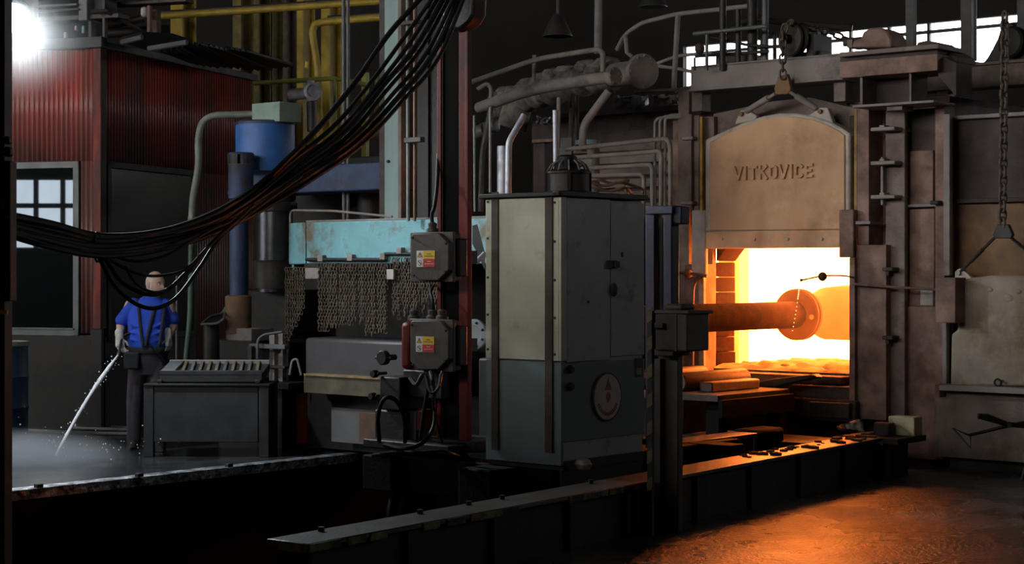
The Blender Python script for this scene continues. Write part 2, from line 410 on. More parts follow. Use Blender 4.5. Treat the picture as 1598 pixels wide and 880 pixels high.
# ================================================================== THE SETTING
LF = 14.75                                   # furnace front plane (local y)
RAIL_B, RAIL_F, RAIL_Z = -6.5, -6.2, .34   # front rail beam
WALK = -12.1                                 # edge of the walkway
struct('floor', MB(RL).box((-6.35,-8,-.3), (8,24,0)), m_wet, 'wet dark concrete floor in front of the rail beam', 'floor')
struct('floor_furnace', MB(G).box((-34,12.9,-.3), (6,22,-.006)), m_concrete, 'sooty concrete floor under the furnaces and press', 'floor')
struct('floor_walkway', MB(G).box((-34,-6,-.3), (WALK,12.9,0)), m_plate, 'wet steel floor where the worker hoses', 'floor')
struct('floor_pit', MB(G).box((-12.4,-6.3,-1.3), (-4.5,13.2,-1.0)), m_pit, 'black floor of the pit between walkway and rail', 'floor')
struct('wall_pit_left', MB(G).box((WALK,-6,-1.0), (WALK+.03,12.9,-.06)), m_pitwall, 'shade-black concrete pit wall below the walkway edge', 'wall')
struct('wall_pit_back', MB(G).box((-12.1,12.87,-1.0), (-7.6,12.9,-.01)), m_pitwall, 'shade-black concrete pit wall below the furnaces', 'wall')
struct('wall_pit_right', MB(RL).box((-6.35,-7,-1.0), (-6.38,13.0,-.01)), m_pitwall, 'shade-black concrete pit wall below the rail beam', 'wall')
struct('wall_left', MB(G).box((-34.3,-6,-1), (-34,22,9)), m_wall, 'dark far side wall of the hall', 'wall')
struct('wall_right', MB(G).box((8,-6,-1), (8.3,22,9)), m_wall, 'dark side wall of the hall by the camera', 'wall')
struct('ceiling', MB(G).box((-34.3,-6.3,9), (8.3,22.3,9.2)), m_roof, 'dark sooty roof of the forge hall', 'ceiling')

struct('added_shade_wall', MB(G).box((-16.5,2.3,-1.0), (-4.4,2.5,3.8)), m_wall, 'added unseen wall that shades the lower part of the scene', 'wall')  # added out of view to keep window light off the lower scene

# far wall with the bright window strip
WZ0, WZ1 = 4.45, 5.07
wl = onf(1066, HOR, 22).x; wr = 4.0
bw = MB(G).box((-34,22,-1), (8,22.2,WZ0)).box((-34,22,WZ1), (8,22.2,9)).box((-34,22,WZ0), (wl,22.2,WZ1)).box((wr,22,WZ0), (8,22.2,WZ1))
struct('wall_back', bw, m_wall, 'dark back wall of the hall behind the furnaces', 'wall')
w = thing('window_1', 'bright strip window high in the wall behind the furnaces', 'window', G @ Vector((wl,22,WZ0)), G, kind='structure')
xs = [wl] + [onf(p, HOR, 22).x for p in (1128, 1186, 1262, 1325, 1385, 1417, 1447, 1509, 1563, 1593, 1640, 1700, 1770)] + [wr]
for i in range(len(xs)-1):
    for z0, z1 in ((WZ0, 4.93), (4.965, WZ1)):
        build('pane', MB(G).box((xs[i]+.012,22.08,z0), (xs[i+1]-.012,22.09,z1)), m_day_back, w)
for i in range(1, len(xs)-1):
    build('mullion', MB(G).box((xs[i]-.02,22.03,WZ0), (xs[i]+.02,22.12,WZ1)), m_steel_dk, w)
build('transom', MB(G).box((wl,22.03,4.925), (wr,22.12,4.97)), m_steel_dk, w)
build('window_frame', MB(G).box((wl,22.02,WZ0-.03), (wr,22.13,WZ0+.01)).box((wl,22.02,WZ1-.01), (wr,22.13,WZ1+.03)), m_steel_dk, w)

# rear wall (behind the camera) with its daylight windows
RY = -6.0
rw = MB(G)
for z0, z1 in ((-1,2.2), (3.6,4.8), (8.2,9)): rw.box((-34,RY-.25,z0), (8,RY,z1))
rw.box((-34,RY-.25,2.2), (-31,RY,3.6)).box((-9,RY-.25,2.2), (8,RY,3.6)).box((-34,RY-.25,4.8), (-31,RY,8.2)).box((-3,RY-.25,4.8), (8,RY,8.2))
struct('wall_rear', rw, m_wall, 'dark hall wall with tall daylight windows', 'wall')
for wn, x0, x1, z0, z1, step, mt, lab in (
        ('window_2', -31, -9, 2.2, 3.6, .55, m_day_low, 'low daylight window band of the rear hall wall'),
        ('window_3', -31, -3, 4.8, 8.2, 2.0, m_day_hi, 'tall daylight window band of the rear hall wall')):
    w = thing(wn, lab, 'window', G @ Vector(((x0+x1)/2, RY, z0)), G, kind='structure')
    n = int(round((x1-x0)/step)); dx = (x1-x0)/n; zm = z0 + (z1-z0)*.62
    for i in range(n):
        build('pane', MB(G).box((x0+i*dx+.03,RY-.13,z0), (x0+(i+1)*dx-.03,RY-.12,zm-.03)), mt, w)
        build('pane', MB(G).box((x0+i*dx+.03,RY-.13,zm+.03), (x0+(i+1)*dx-.03,RY-.12,z1)), mt, w)
    for i in range(1, n):
        build('mullion', MB(G).box((x0+i*dx-.05,RY-.2,z0), (x0+i*dx+.05,RY-.06,z1)), m_steel_dk, w)
    build('transom', MB(G).box((x0,RY-.2,zm-.05), (x1,RY-.06,zm+.05)), m_steel_dk, w)

# ================================================================== RAIL BEAM
ra = ons(420, 840, RAIL_B, RL).y - .02
rb = 14.32
t = thing('rail_beam', 'long low steel rail beam with chipped yellow edge running to the furnace', 'rail', RL @ Vector((RAIL_F-.15, ra, 0)), RL)
build('web', MB(RL).box((RAIL_B+.03,ra+.05,-.02), (RAIL_F-.035,rb-.02,RAIL_Z-.03)), m_rail_side, t)
mid = ons(1010, 760, RAIL_F, RL).y
build('top_plate', MB(RL).box((RAIL_B,ra,RAIL_Z-.03), (RAIL_F,rb,RAIL_Z)), m_rail_top, t, .006)
# chipped yellow edge strips along the front
yy = ra
k = 0
while yy < mid + .3:
    L = random.uniform(.12, .5)
    if k % 4 != 3:
        build('edge_strip', MB(RL).box((RAIL_F-.002,yy,RAIL_Z-.045), (RAIL_F+.006,yy+L,RAIL_Z-.002-random.random()*.008)), m_rail_y, t)
    yy += L + random.uniform(.01, .08); k += 1
build('end_strip', MB(RL).box((RAIL_B+.08,ra-.006,RAIL_Z-.05), (RAIL_F-.01,ra+.002,RAIL_Z-.002)), m_rail_y, t)
yy = ra + .02
while yy < rb - .1:
    build('stiffener', MB(RL).box((RAIL_F-.036,yy,0), (RAIL_F-.006,yy+.05 if yy < ra+.2 else yy+.16,RAIL_Z-.035)), m_rail_side, t)
    yy += .8
for p in (510, 664, 740, 792, 930):
    q = ons(p, 0, RAIL_B+.1, RL).y
    build('stud', MB(RL).cyl((RAIL_B+.06,q,RAIL_Z), (RAIL_B+.06,q,RAIL_Z+.025), .018, n=8), m_black, t)
# crust of scale lying along the hot end of the rail
ys = [ons(p, 0, RAIL_F-.1, RL).y for p in (1175, 1400)]
crust = MB(RL)
for i in range(60):
    q = random.uniform(*ys); x = random.uniform(RAIL_B+.03, RAIL_F-.04); r = random.uniform(.012, .04)
    crust.ball((x,q,RAIL_Z+r*.2), r*1.4, r, r*.5, 7)
solo('scale_crust', crust, m_scale, 'crumbly mill scale strewn on the hot end of the rail beam', 'debris', kind='stuff')

# walkway nosing with its dark lugs
t = thing('walkway_edge', 'wet steel edge angle along the walkway, glints put into its bright colour', 'edging', G @ Vector((WALK,11,0)), G)
build('edge_angle', MB(G).box((WALK-.12,2.6,0), (WALK+.035,ons(556,0,WALK).y,.02)).box((WALK+.03,2.6,-.06), (WALK+.036,ons(556,0,WALK).y,.02)), m_edge, t, .004)
for p in (62, 219, 359):
    q = ons(p, 0, WALK+.02).y
    build('lug', MB(G).box((WALK-.02,q-.03,.018), (WALK+.03,q+.03,.05)), m_black, t, .006)

# inner guide rails and steel plates lying before the furnace
t = thing('guide_rail', 'low dark guide rail beside the rail beam, lit orange by the fire', 'rail', G @ Vector((-8.4,13,0)), G)
q0, q1 = ons(1050, 0, -8.25).y, ons(1152, 0, -8.25).y
build('rail_head', MB(G).box((-8.5,q0,.33), (-8.25,q1+.3,.37)), m_rail_top, t, .006)
build('rail_web', MB(G).box((-8.45,q0,-1.0), (-8.3,q1+.3,.33)), m_rail_side, t)
t = thing('charging_step', 'dark steel step plate on the floor below the furnace mouth', 'step', G @ Vector((-8.6,14.2,0)), G)
build('tread', MB(G).box((-9.5,13.5,.2), (-8.2,14.1,.24)), m_rail_top, t, .005)
build('riser', MB(G).box((-9.45,13.52,0), (-8.25,14.05,.2)), m_pit, t)

# ================================================================== FURNACE

fx0, fx1 = onf(1112, HOR, LF).x, onf(1327, HOR, LF).x          # mouth
fzs, fzt = .775, 1.97                                          # sill, crown springing top
fl, fr_ = onf(1050, HOR, LF).x, onf(1482, HOR, LF).x
fur = thing('forge_furnace', 'glowing open forge furnace with dusty brown steel casing', 'furnace', G @ Vector(((fx0+fx1)/2, LF, 0)), G)
DEP = 1.9
# casing plates with the mouth left open
build('casing', MB(G).box((fl,LF,0), (fx0,LF+.06,3.3)), m_furn, fur)
build('casing', MB(G).box((fx1,LF,0), (fr_,LF+.06,3.3)), m_furn, fur)
build('casing', MB(G).box((fx0,LF,2.08), (fx1,LF+.06,3.3)), m_furn_dk, fur)
build('casing', MB(G).box((fx0,LF,0), (fx1,LF+.06,fzs)), m_furn_dk, fur)
build('side_casing', MB(G).box((fl,LF+.06,0), (fl+.06,LF+DEP,3.3)), m_furn_dk, fur)
build('side_casing', MB(G).box((fr_-.06,LF+.06,0), (fr_,LF+DEP,3.3)), m_furn_dk, fur)
build('roof_casing', MB(G).box((fl,LF,3.24), (fr_,LF+DEP,3.3)), m_furn_dk, fur)
build('rear_casing', MB(G).box((fl,LF+DEP,0), (fr_,LF+DEP+.06,3.3)), m_furn_dk, fur)
# refractory mouth blocks (jambs) and arch
RD = .40
n = 7
for i in range(n):
    z0 = fzs + (1.82-fzs)*i/n; z1 = fzs + (1.82-fzs)*(i+1)/n
    build('jamb_block', MB(G).box((fx0-.28,LF+.061,z0+.003), (fx0+random.uniform(-.006,.008),LF+RD,z1-.003)), m_refr, fur, .008)
    build('jamb_block', MB(G).box((fx1-random.uniform(-.006,.008),LF+.061,z0+.003), (fx1+.28,LF+RD,z1-.003)), m_refr, fur, .008)
xm = (fx0+fx1)/2; hw = (fx1-fx0)/2
def archz(x): 
    u = (x-xm)/hw; return 1.82 + .25*math.sqrt(max(0, 1-u*u*.999))
NB = 13
for i in range(NB):
    a0 = fx0 + (fx1-fx0)*i/NB; a1 = fx0 + (fx1-fx0)*(i+1)/NB
    pts = [(a0+.002,archz(a0)), (a1-.002,archz(a1)), (a1-.002,2.3), (a0+.002,2.3)]
    build('arch_brick', MB(G).prism(pts, LF+.061, RD-.06), m_refr, fur, .006)
# chamber: hot refractory lining behind the mouth
c0, c1, cy0, cy1 = fl+.15, fr_-.15, LF+RD+.001, LF+DEP-.05
build('chamber_wall', MB(G).box((c0,cy1-.05,fzs-.05), (c1,cy1,2.3)), m_hot, fur)
build('chamber_wall', MB(G).box((c0,cy0,fzs-.05), (c0+.05,cy1,2.3)), m_hot, fur)
# refractory inner throat left of the mouth, cooler towards the mouth
for ya_, yb_, mt_ in ((cy0, cy0+.1, m_hot_edge), (cy0+.1, cy0+.28, m_hot_mid), (cy0+.28, cy1-.06, m_hot)):
    build('throat_lining', MB(G).box((fx0-.2,ya_,fzs-.05), (fx0-.02,yb_,2.26)), mt_, fur)
build('chamber_wall', MB(G).box((c1-.05,cy0,fzs-.05), (c1,cy1,2.3)), m_hot, fur)
build('chamber_roof', MB(G).box((c0,cy0,2.26), (c1,cy1,2.32)), m_hot, fur)
hf = MB(G)
NX, NY = 26, 26
hv = []; hq = []
for j in range(NY+1):
    for i in range(NX+1):
        x = c0 + (c1-c0)*i/NX; y = LF+.02 + (cy1-LF-.02)*j/NY
        inside = LF+RD < y
        if not inside: x = min(max(x, fx0), fx1)
        hv.append((x, y, fzs + (random.uniform(0,.05) if 0 < j < NY else 0)))
for j in range(NY):
    for i in range(NX):
        a = j*(NX+1)+i; hq.append((a, a+1, a+NX+2, a+NX+1))
hf.add(hv, hq)
build('hearth', hf, m_hot_floor, fur)
for p, yy, s in ((1195,.25,.07), (1252,.3,.06), (1300,.15,.09), (1318,.1,.07), (1225,.12,.04)):
    x = onf(p, HOR, LF+yy).x
    build('slag_lump', MB(G).ball((x,LF+yy,fzs+.05), s*1.3, s, s*.4, 8), m_hot_floor, fur)
# sill plate, apron
build('sill_plate', MB(G).box((fx0-.05,LF-.22,fzs-.09), (fx1+.03,LF,fzs-.02)), m_furn_dk, fur, .01)
build('apron', MB(G).fbox(1150, 600, 1332, 622, LF-.3, .3), m_furn_dk, fur, .01)
build('apron', MB(G).fbox(1200, 622, 1335, 656, LF-.38, .3), m_furn_dk, fur, .02)
# left posts
def fpart(name, x0, y0, x1, y1, off, dep, mt, bev=.006):
    return build(name, MB(G).fbox(x0, y0, x1, y1, LF-off, dep), mt, fur, bev)
fpart('buckstay', 1058, 140, 1075, 730, .22, .22, m_greyb)
fpart('buckstay', 1074, 178, 1079, 330, .24, .24, m_greyb)
fpart('door_guide', 1080, 180, 1091, 330, .2, .2, m_greyb)
fpart('yellow_strip', 1092, 182, 1096, 330, .205, .03, m_yel_strip, 0)
fpart('door_guide', 1096, 182, 1114, 330, .12, .12, m_greyb)
fpart('guard_plate', 1079, 328, 1101, 432, .3, .05, m_guard, .012)
fpart('lower_guide', 1068, 412, 1096, 585, .24, .2, m_furn)
fpart('lower_guide', 1090, 415, 1098, 572, .27, .04, m_guard)
fpart('cross_tie', 1064, 213, 1081, 218, .28, .1, m_beam)
fpart('cross_tie', 1062, 314, 1080, 319, .28, .1, m_beam)
# right posts
fpart('door_guide', 1326, 180, 1336, 330, .14, .14, m_furn_dk)
fpart('yellow_strip', 1333, 172, 1337, 330, .262, .03, m_yel_strip, 0)
fpart('buckstay', 1337, 167, 1356, 382, .26, .26, m_furn)
fpart('guard_plate', 1309, 327, 1332, 402, .34, .06, m_furn, .01)
fpart('guard_plate', 1325, 402, 1334, 655, .34, .04, m_furn, .006)
fpart('buckstay', 1336, 382, 1383, 655, .3, .3, m_furn)
fpart('buckstay_flange', 1382, 167, 1412, 690, .22, .06, m_greyb)
fpart('buckstay_web', 1393, 167, 1399, 690, .16, .16, m_greyb)
fpart('edge_bar', 1374, 245, 1378, 320, .28, .2, m_beam)
for y in (201, 254, 307): 
    build('bolt_bracket', MB(G).fbox(1358, y-3, 1396, y+3, LF-.36, .3), m_beam, fur, .01)
    build('bolt_nut', MB(G).fbox(1372, y-6, 1380, y-2, LF-.34, .1), m_beam, fur, .004)
for y in (420, 527): 
    build('bolt_bracket', MB(G).fbox(1376, y-3, 1393, y+3, LF-.34, .25), m_furn_dk, fur, .01)
    build('bolt_stem', MB(G).fbox(1381, y+3, 1387, y+10, LF-.3, .2), m_furn_dk, fur, .004)
build('bracket', MB(G).fbox(1335, 345, 1358, 350, LF-.33, .2), m_beam, fur, .004)
fpart('infill_plate', 1413, 170, 1462, 328, .06, .06, m_furn_dk)
fpart('infill_plate', 1417, 235, 1456, 322, .1, .05, m_furn)
fpart('infill_plate', 1415, 326, 1458, 478, .12, .06, m_furn)
fpart('infill_patch', 1436, 452, 1456, 477, .13, .02, m_guard)
fpart('infill_plate', 1385, 478, 1460, 715, .16, .08, m_furn)
fpart('ledge', 1412, 318, 1462, 323, .16, .1, m_beam)
fpart('stub', 1451, 313, 1464, 319, .32, .12, m_black)
fpart('buckstay', 1459, 165, 1474, 470, .24, .2, m_furn)
fpart('buckstay_flange', 1472, 178, 1482, 430, .27, .06, m_beam)
fpart('buckstay', 1458, 500, 1472, 716, .24, .2, m_furn)
fpart('buckstay_flange', 1470, 500, 1477, 605, .27, .06, m_beam)
build('tie_rod', MB().tube([G @ (onf(1330, 443, LF-.36)), G @ (onf(1380, 447, LF-.36)), G @ onf(1462, 452, LF-.3)], .012, 8), m_furn, fur)
fpart('guide_box', 1459, 433, 1491, 504, .46, .2, m_furn, .008)
fpart('gas_cap', 1262, 628, 1325, 652, .42, .05, m_furn_dk, .01)

# gable plate behind the door top
build('gable_plate', MB(G).fpoly([(1113,330),(1113,178),(1205,158),(1262,152),(1340,170),(1340,330)], LF-.06, .05), m_greyb, fur, .004)

# the lifted door
dy = LF - .3
door = thing('furnace_door', 'arched brown furnace door with raised lettering, lifted over the glowing mouth', 'furnace door', G @ Vector((xm, dy, 2.05)), G)
top = [(1100,218),(1130,204),(1160,191),(1190,181),(1215,177),(1240,177),(1268,181),(1292,189),(1312,199),(1326,208)]
def inset(pts, k): 
    cx, cy = 1213, 290; return [(cx+(x-cx)*k, cy+(y-cy)*k) for x, y in pts]
outer = [(1100,362)] + top + [(1326,360)]
build('door_plate', MB(G).fpoly(outer, dy, .16), m_door_edge, door, .02)
build('face_plate', MB(G).fpoly([(1107,360)] + [(1107,222),(1132,209),(1161,196),(1190,186),(1215,182),(1240,182),(1267,186),(1290,194),(1309,204),(1318,211)] + [(1318,358)], dy-.016, .02), m_door, door, .012)
bar = build('bottom_bar', MB(G).fbox(1101, 360, 1313, 387, dy-.03, .2), m_door, door, .01)
for p in (1127, 1178, 1230, 1283):
    a = onf(p, 373, dy-.03)
    build('bolt', MB(G).cyl(a, a + Vector((0,-.02,0)), .016, .012, 8), m_door_edge, bar)
for pts, hole in (([(1146,194),(1155,172),(1166,171),(1181,181),(1178,188)], (1158,178)), ([(1257,183),(1279,168),(1291,168),(1300,192)], (1281,174))):
    lg = build('lug', MB(G).fpoly(pts, dy+.03, .07), m_door_edge, door, .01)
    a = onf(*hole, dy+.03)
    build('pin', MB(G).cyl(a + Vector((0,-.03,0)), a + Vector((0,.03,0)), .022, n=10), m_rust, lg)
# raised lettering: block strokes on a 5 x 7 grid
GLY = {'V':[[(0,7),(2.5,0),(5,7)]], 'I':[[(2.5,0),(2.5,7)]], 'T':[[(0,6.4),(5,6.4)],[(2.5,0),(2.5,6.4)]], 'K':[[(.6,0),(.6,7)],[(.9,3.2),(4.8,7)],[(1.8,4),(5,0)]],
       'O':[[(.6,1.4),(.6,5.6),(1.6,6.4),(3.4,6.4),(4.4,5.6),(4.4,1.4),(3.4,.6),(1.6,.6),(.6,1.4)]], 'C':[[(4.6,5.4),(3.6,6.4),(1.6,6.4),(.6,5.4),(.6,1.6),(1.6,.6),(3.6,.6),(4.6,1.6)]],
       'E':[[(.6,0),(.6,7)],[(.6,6.4),(4.4,6.4)],[(.6,3.5),(3.8,3.5)],[(.6,.6),(4.4,.6)]]}
a = onf(1147, 281, dy-.016); b = onf(1271, 281, dy-.016); zc = onf(1210, 258, dy-.016).z
WORD = 'VITKOVICE'
wid = [1.9 if ch == 'I' else 5.0 for ch in WORD]; un = (b.x-a.x)/(sum(wid) + 1.35*(len(WORD)-1)); vz_ = (zc-a.z)/7
lett = build('lettering', MB(G).box((a.x-.004,dy-.0165,a.z-.004), (b.x+.004,dy-.0155,zc+.004)), m_door, door, label='raised lettering VITKOVICE cast on the door')
cx_l = a.x
for ch, wl_ in zip(WORD, wid):
    m = MB(G)
    for st in GLY[ch]:
        for (x0, z0), (x1, z1) in zip(st, st[1:]):
            if ch == 'I': x0 = x1 = .95
            p0 = Vector((cx_l+x0*un, a.z+z0*vz_)); p1 = Vector((cx_l+x1*un, a.z+z1*vz_)); d_ = (p1-p0).normalized()*.004; nn_ = Vector((-(p1-p0).normalized().y, (p1-p0).normalized().x))*.0125
            p0 = p0-d_; p1 = p1+d_
            m.prism([tuple(p0+nn_), tuple(p1+nn_), tuple(p1-nn_), tuple(p0-nn_)], dy-.042, .027)
    build('letter', m, m_door, lett); cx_l += (wl_+1.35)*un

# chain links ------------------------------------------------------
def link_mesh(L, Wd, r, mtl, n=12, k=6):
    pts = []
    h = (L - Wd)/2
    for i in range(n):
        a = 2*PI*i/n; x = math.cos(a)*Wd/2; z = math.sin(a)*Wd/2; z += h if z > 1e-6 else (-h if z < -1e-6 else 0)
        pts.append((x, 0, z))
    pts = [p for p in pts]
    return mesh_of(MB().tube(pts, r, k, closed=True), 'link', mtl)
def chain(parent, pts, L, Wd, r, mtl, me=None):
    me = me or link_mesh(L, Wd, r, mtl)
    pitch = L - 2*r
    acc = []; pts = [Vector(p) for p in pts]
    # resample
    d = 0; i = 0; seg = 0.0; pos = []
    total = sum((pts[j+1]-pts[j]).length for j in range(len(pts)-1)); s = pitch/2
    while s < total:
        q = s; j = 0
        while j < len(pts)-1 and q > (pts[j+1]-pts[j]).length: q -= (pts[j+1]-pts[j]).length; j += 1
        j = min(j, len(pts)-2); dr = (pts[j+1]-pts[j]).normalized()
        pos.append((pts[j]+dr*q, dr)); s += pitch
    for k, (p, dr) in enumerate(pos):
        rot = dr.to_track_quat('Z', 'X').to_matrix().to_4x4() @ Matrix.Rotation(PI/2*(k % 2) + .5, 4, 'Z')
        inst('link', me, Matrix.Translation(p) @ rot, parent)
    return me

# suspension of the door
cy_ = LF - .42
hang = thing('door_sling', 'steel sling plate with two diagonal rods holding the lifted furnace door', 'hoist gear', G @ onf(1222, 146, cy_), G)
build('sling_plate', MB(G).fpoly([(1214,120),(1228,115),(1234,140),(1228,147),(1210,147),(1208,138)], cy_-.02, .05), m_rust, hang, .006)
P0 = G @ onf(1210, 146, cy_); P1 = G @ onf(1158, 178, dy+.06); P2 = G @ onf(1232, 143, cy_); P3 = G @ onf(1281, 174, dy+.06)
for a, b in ((P0, P1), (P2, P3)):
    rd = build('rod', MB().tube([a, b], .017, 10), m_beam, hang)
    build('rod_sleeve', MB().cyl(a.lerp(b,.2), a.lerp(b,.85), .03, n=12), m_beam, rd)
cc = thing('hoist_chain', 'heavy link chain running from the door sling over the sprocket', 'chain', G @ onf(1222, 130, cy_), G)
sc_ = onf(1238, 62, LF-.3)
path = [G @ onf(1222, 122, cy_-.04), G @ onf(1221, 80, cy_-.04), G @ onf(1222, 55, cy_-.04), G @ onf(1225, 42, cy_-.04), G @ onf(1233, 35, cy_-.0), G @ onf(1245, 38, cy_+.1)]
LK = chain(cc, path, .092, .056, .0105, m_chain)
chain(cc, [G @ onf(1245, 38, cy_+.1), G @ onf(1275, 46, LF-.05), G @ onf(1300, 53, LF+.2), G @ onf(1326, 62, LF+.3)], .115, .07, .013, m_chain, LK)
sp = thing('chain_sprocket', 'round dark chain sprocket on the beam above the furnace door', 'sprocket', G @ sc_, G)
ax = G.to_3x3() @ Vector((0.25,1,0)); ax.normalize()
build('wheel', MB().lathe(G @ sc_, ax, [(.05,-.06),(.15,-.05),(.16,-.03),(.13,0),(.16,.03),(.15,.05),(.05,.06)], 24), m_steel_dk, sp)
build('hub', MB().cyl(G @ sc_ - ax*.12, G @ sc_ + ax*.12, .045, n=14), m_black, sp)
b0 = onf(1238, 62, LF-.3)
build('bearing_bracket', MB(G).box((b0.x+.1,LF-.24,3.73), (b0.x+.18,LF+.1,b0.z+.05)).box((b0.x-.2,LF-.15,3.73), (b0.x+.2,LF+.04,3.79)), m_steel_dk, sp, .006)

# crossbeam over the furnaces, winch platform
t = thing('crane_beam', 'dusty grey steel beam spanning above the lifted furnace door', 'beam', G @ Vector((xm, LF-.2, 3.5)), G)
bx0, bx1 = onf(1078, HOR, LF-.3).x, onf(1316, HOR, LF-.3).x
build('web', MB(G).box((bx0,LF-.3,3.5), (bx1,LF-.26,3.72)), m_beam, t)
build('top_flange', MB(G).box((bx0,LF-.3,3.70), (bx1,LF+.05,3.73)), m_beam, t, .004)
build('bottom_flange', MB(G).box((bx0-.02,LF-.31,3.485), (bx1,LF+.05,3.51)), m_beam, t, .004)
for p in (1082, 1305):
    x = onf(p, HOR, LF-.26).x
    build('support_leg', MB(G).box((x-.06,LF-.2,3.3), (x+.06,LF-.05,3.49)), m_greyb, t)
t = thing('rear_beam', 'dusty brown steel beam above the closed second furnace', 'beam', G @ Vector((onf(1560,HOR,LF+1.25).x, LF+1.25, 3.3)), G)
ex0, ex1 = onf(1425, HOR, LF+1.25).x, onf(1790, HOR, LF+1.25).x
build('web', MB(G).box((ex0,LF+1.25,3.5), (ex1,LF+1.29,3.72)), m_greyb, t)
build('top_flange', MB(G).box((ex0,LF+1.22,3.70), (ex1,LF+1.5,3.73)), m_greyb, t, .004)
build('bottom_flange', MB(G).box((ex0,LF+1.22,3.49), (ex1,LF+1.5,3.52)), m_greyb, t, .004)
for x in (ex0+.3, ex1-.3): build('support_leg', MB(G).box((x-.06,LF+1.28,3.3), (x+.06,LF+1.42,3.5)), m_greyb, t)
t = thing('winch_platform', 'boxy brown channel frame carrying the winch above the furnace buckstay', 'platform', G @ onf(1390, 118, LF-.5), G)
py = LF - .55
build('channel', MB(G).fbox(1310, 75, 1464, 82, py-.03, .5), m_greyb, t, .004)
build('channel', MB(G).fbox(1311, 82, 1463, 90, py+.05, .4), m_furn_dk, t)
build('channel', MB(G).fbox(1310, 90, 1463, 116, py, .45), m_furn, t, .006)
build('bracket_web', MB(G).fbox(1342, 116, 1346, 163, py+.05, .3), m_greyb, t)
build('bracket_web', MB(G).fbox(1419, 113, 1422, 160, py+.05, .3), m_greyb, t)
build('bracket_back', MB(G).fbox(1346, 116, 1420, 163, py+.3, .03), m_furn_dk, t)
build('bracket_flange', MB(G).fbox(1330, 160, 1457, 164, py, .4), m_beam, t, .004)
build('bracket_flange', MB(G).fbox(1330, 116, 1346, 120, py, .3), m_beam, t, .004)
build('side_plate', MB(G).fpoly([(1464,85),(1492,98),(1492,150),(1464,118)], py+.1, .3), m_furn_dk, t)
build('post_flange', MB(G).fbox(1384, 164, 1408, 172, py+.06, .2), m_greyb, t)
t = thing('door_winch', 'rusty humped winch housing on the channel platform', 'winch', G @ onf(1362, 75, py+.1), G)
build('housing', MB(G).fpoly([(1328,74),(1332,62),(1343,60),(1346,50),(1356,44),(1372,43),(1384,48),(1390,58),(1391,74)], py+.12, .3), m_furn, t, .02)
build('shaft', MB().cyl(G @ onf(1318,67,py+.25), G @ onf(1400,66,py+.25), .035, n=14), m_furn_dk, t)
build('flange', MB(G).box(onf(1322,62,py+.2), onf(1330,74,py+.2) + Vector((0,.2,0))), m_greyb, t)
t = thing('drive_cover', 'low dark domed drive cover on the platform beside the winch', 'cover', G @ onf(1450, 75, py+.3), G)
build('cover', MB(G).fpoly([(1428,74),(1432,66),(1446,63),(1458,65),(1494,88),(1495,97),(1440,97)], py+.25, .35), m_furn_dk, t, .01)
# tall posts in front of the window strip
for p0, p1, y0, y1, off, lab in ((1413,1425,-60,72,.3,'slim grey steel post rising behind the winch housing'),
                            (1499,1516,-60,97,1.3,'wide dusty steel stanchion rising beside the drive cover'),
                            (1587,1606,-60,95,1.3,'grey steel stanchion rising beside the long chain')):
    t = thing('stanchion', lab, 'post', G @ onf((p0+p1)/2, y1, LF+off), G)
    build('flange', MB(G).fbox(p0, y0, p1, y1, LF+off, .02), m_steel_dk, t)
    build('web', MB(G).fbox((p0+p1)/2-2, y0, (p0+p1)/2+2, y1, LF+off+.02, .12), m_steel_dk, t)
    build('base_plate', MB(G).box(onf(p0-3, y1, LF+off) + Vector((0,-.03,0)), onf(p1+3, y1+4, LF+off) + Vector((0,.18,-.02))), m_steel_dk, t)
solo('conduit_pipe', MB(G).cyl(onf(1519.5, -60, LF+1.27), onf(1519.5, 95, LF+1.27), .03, n=12), m_frame, 'bright vertical conduit beside the wide stanchion', 'pipe')

# ================================================================== SECOND FURNACE
f2 = thing('cold_furnace', 'closed second furnace with dark upper plates and rusty lintel', 'furnace', G @ Vector((onf(1560,HOR,LF).x, LF, 0)), G)
g0, g1 = onf(1483, HOR, LF-.05).x, onf(1790, HOR, LF-.05).x
zt = lambda y, p=1540, o=.1: onf(p, y, LF-o).z
build('upper_plate', MB(G).box((g0,LF-.05,zt(312)), (g1,LF+.0,zt(180))), m_furn_dk, f2)
build('top_angle', MB(G).box((g0-.02,LF-.12,zt(184)), (g1,LF+.0,zt(178))), m_beam, f2, .006)
build('lintel_plate', MB(G).box((g0,LF-.03,zt(440)), (g1,LF+.02,zt(312))), m_rust, f2)
build('ledge', MB(G).box((g0,LF-.1,zt(316)), (g1,LF+.0,zt(309))), m_furn_dk, f2, .006)
build('lower_casing', MB(G).box((onf(1465,HOR,LF-.25).x,LF-.3,.1), (g1,LF+.02,zt(614,1530,.3))), m_greyb, f2, .006)
build('sill_beam', MB(G).box((onf(1460,HOR,LF-.45).x,LF-.42,zt(612,1530,.4)), (g1,LF-.05,zt(603,1530,.4))), m_beam, f2, .006)
build('sill_end', MB(G).box((onf(1460,HOR,LF-.45).x-.02,LF-.42,zt(620,1470,.4)), (onf(1464,HOR,LF-.45).x,LF-.3,zt(600,1470,.4))), m_furn, f2, .004)
build('plinth', MB(G).box((onf(1482,HOR,LF-.2).x,LF-.2,0), (g1,LF+.02,.1)), m_black, f2)
build('body', MB(G).box((g0,LF+.02,0), (g1,LF+DEP,zt(182))), m_furn_dk, f2)
d2y = LF - .28
d2 = thing('closed_door', 'pale rust-streaked furnace door, closed, hanging from the long chain', 'furnace door', G @ onf(1560, 603, d2y), G)
build('door_plate', MB(G).fpoly([(1482,603),(1484,520),(1493,516),(1494,440),(1510,434),(1545,430),(1580,430),(1625,433),(1650,440),(1652,603)], d2y, .2), m_door2, d2, .025)
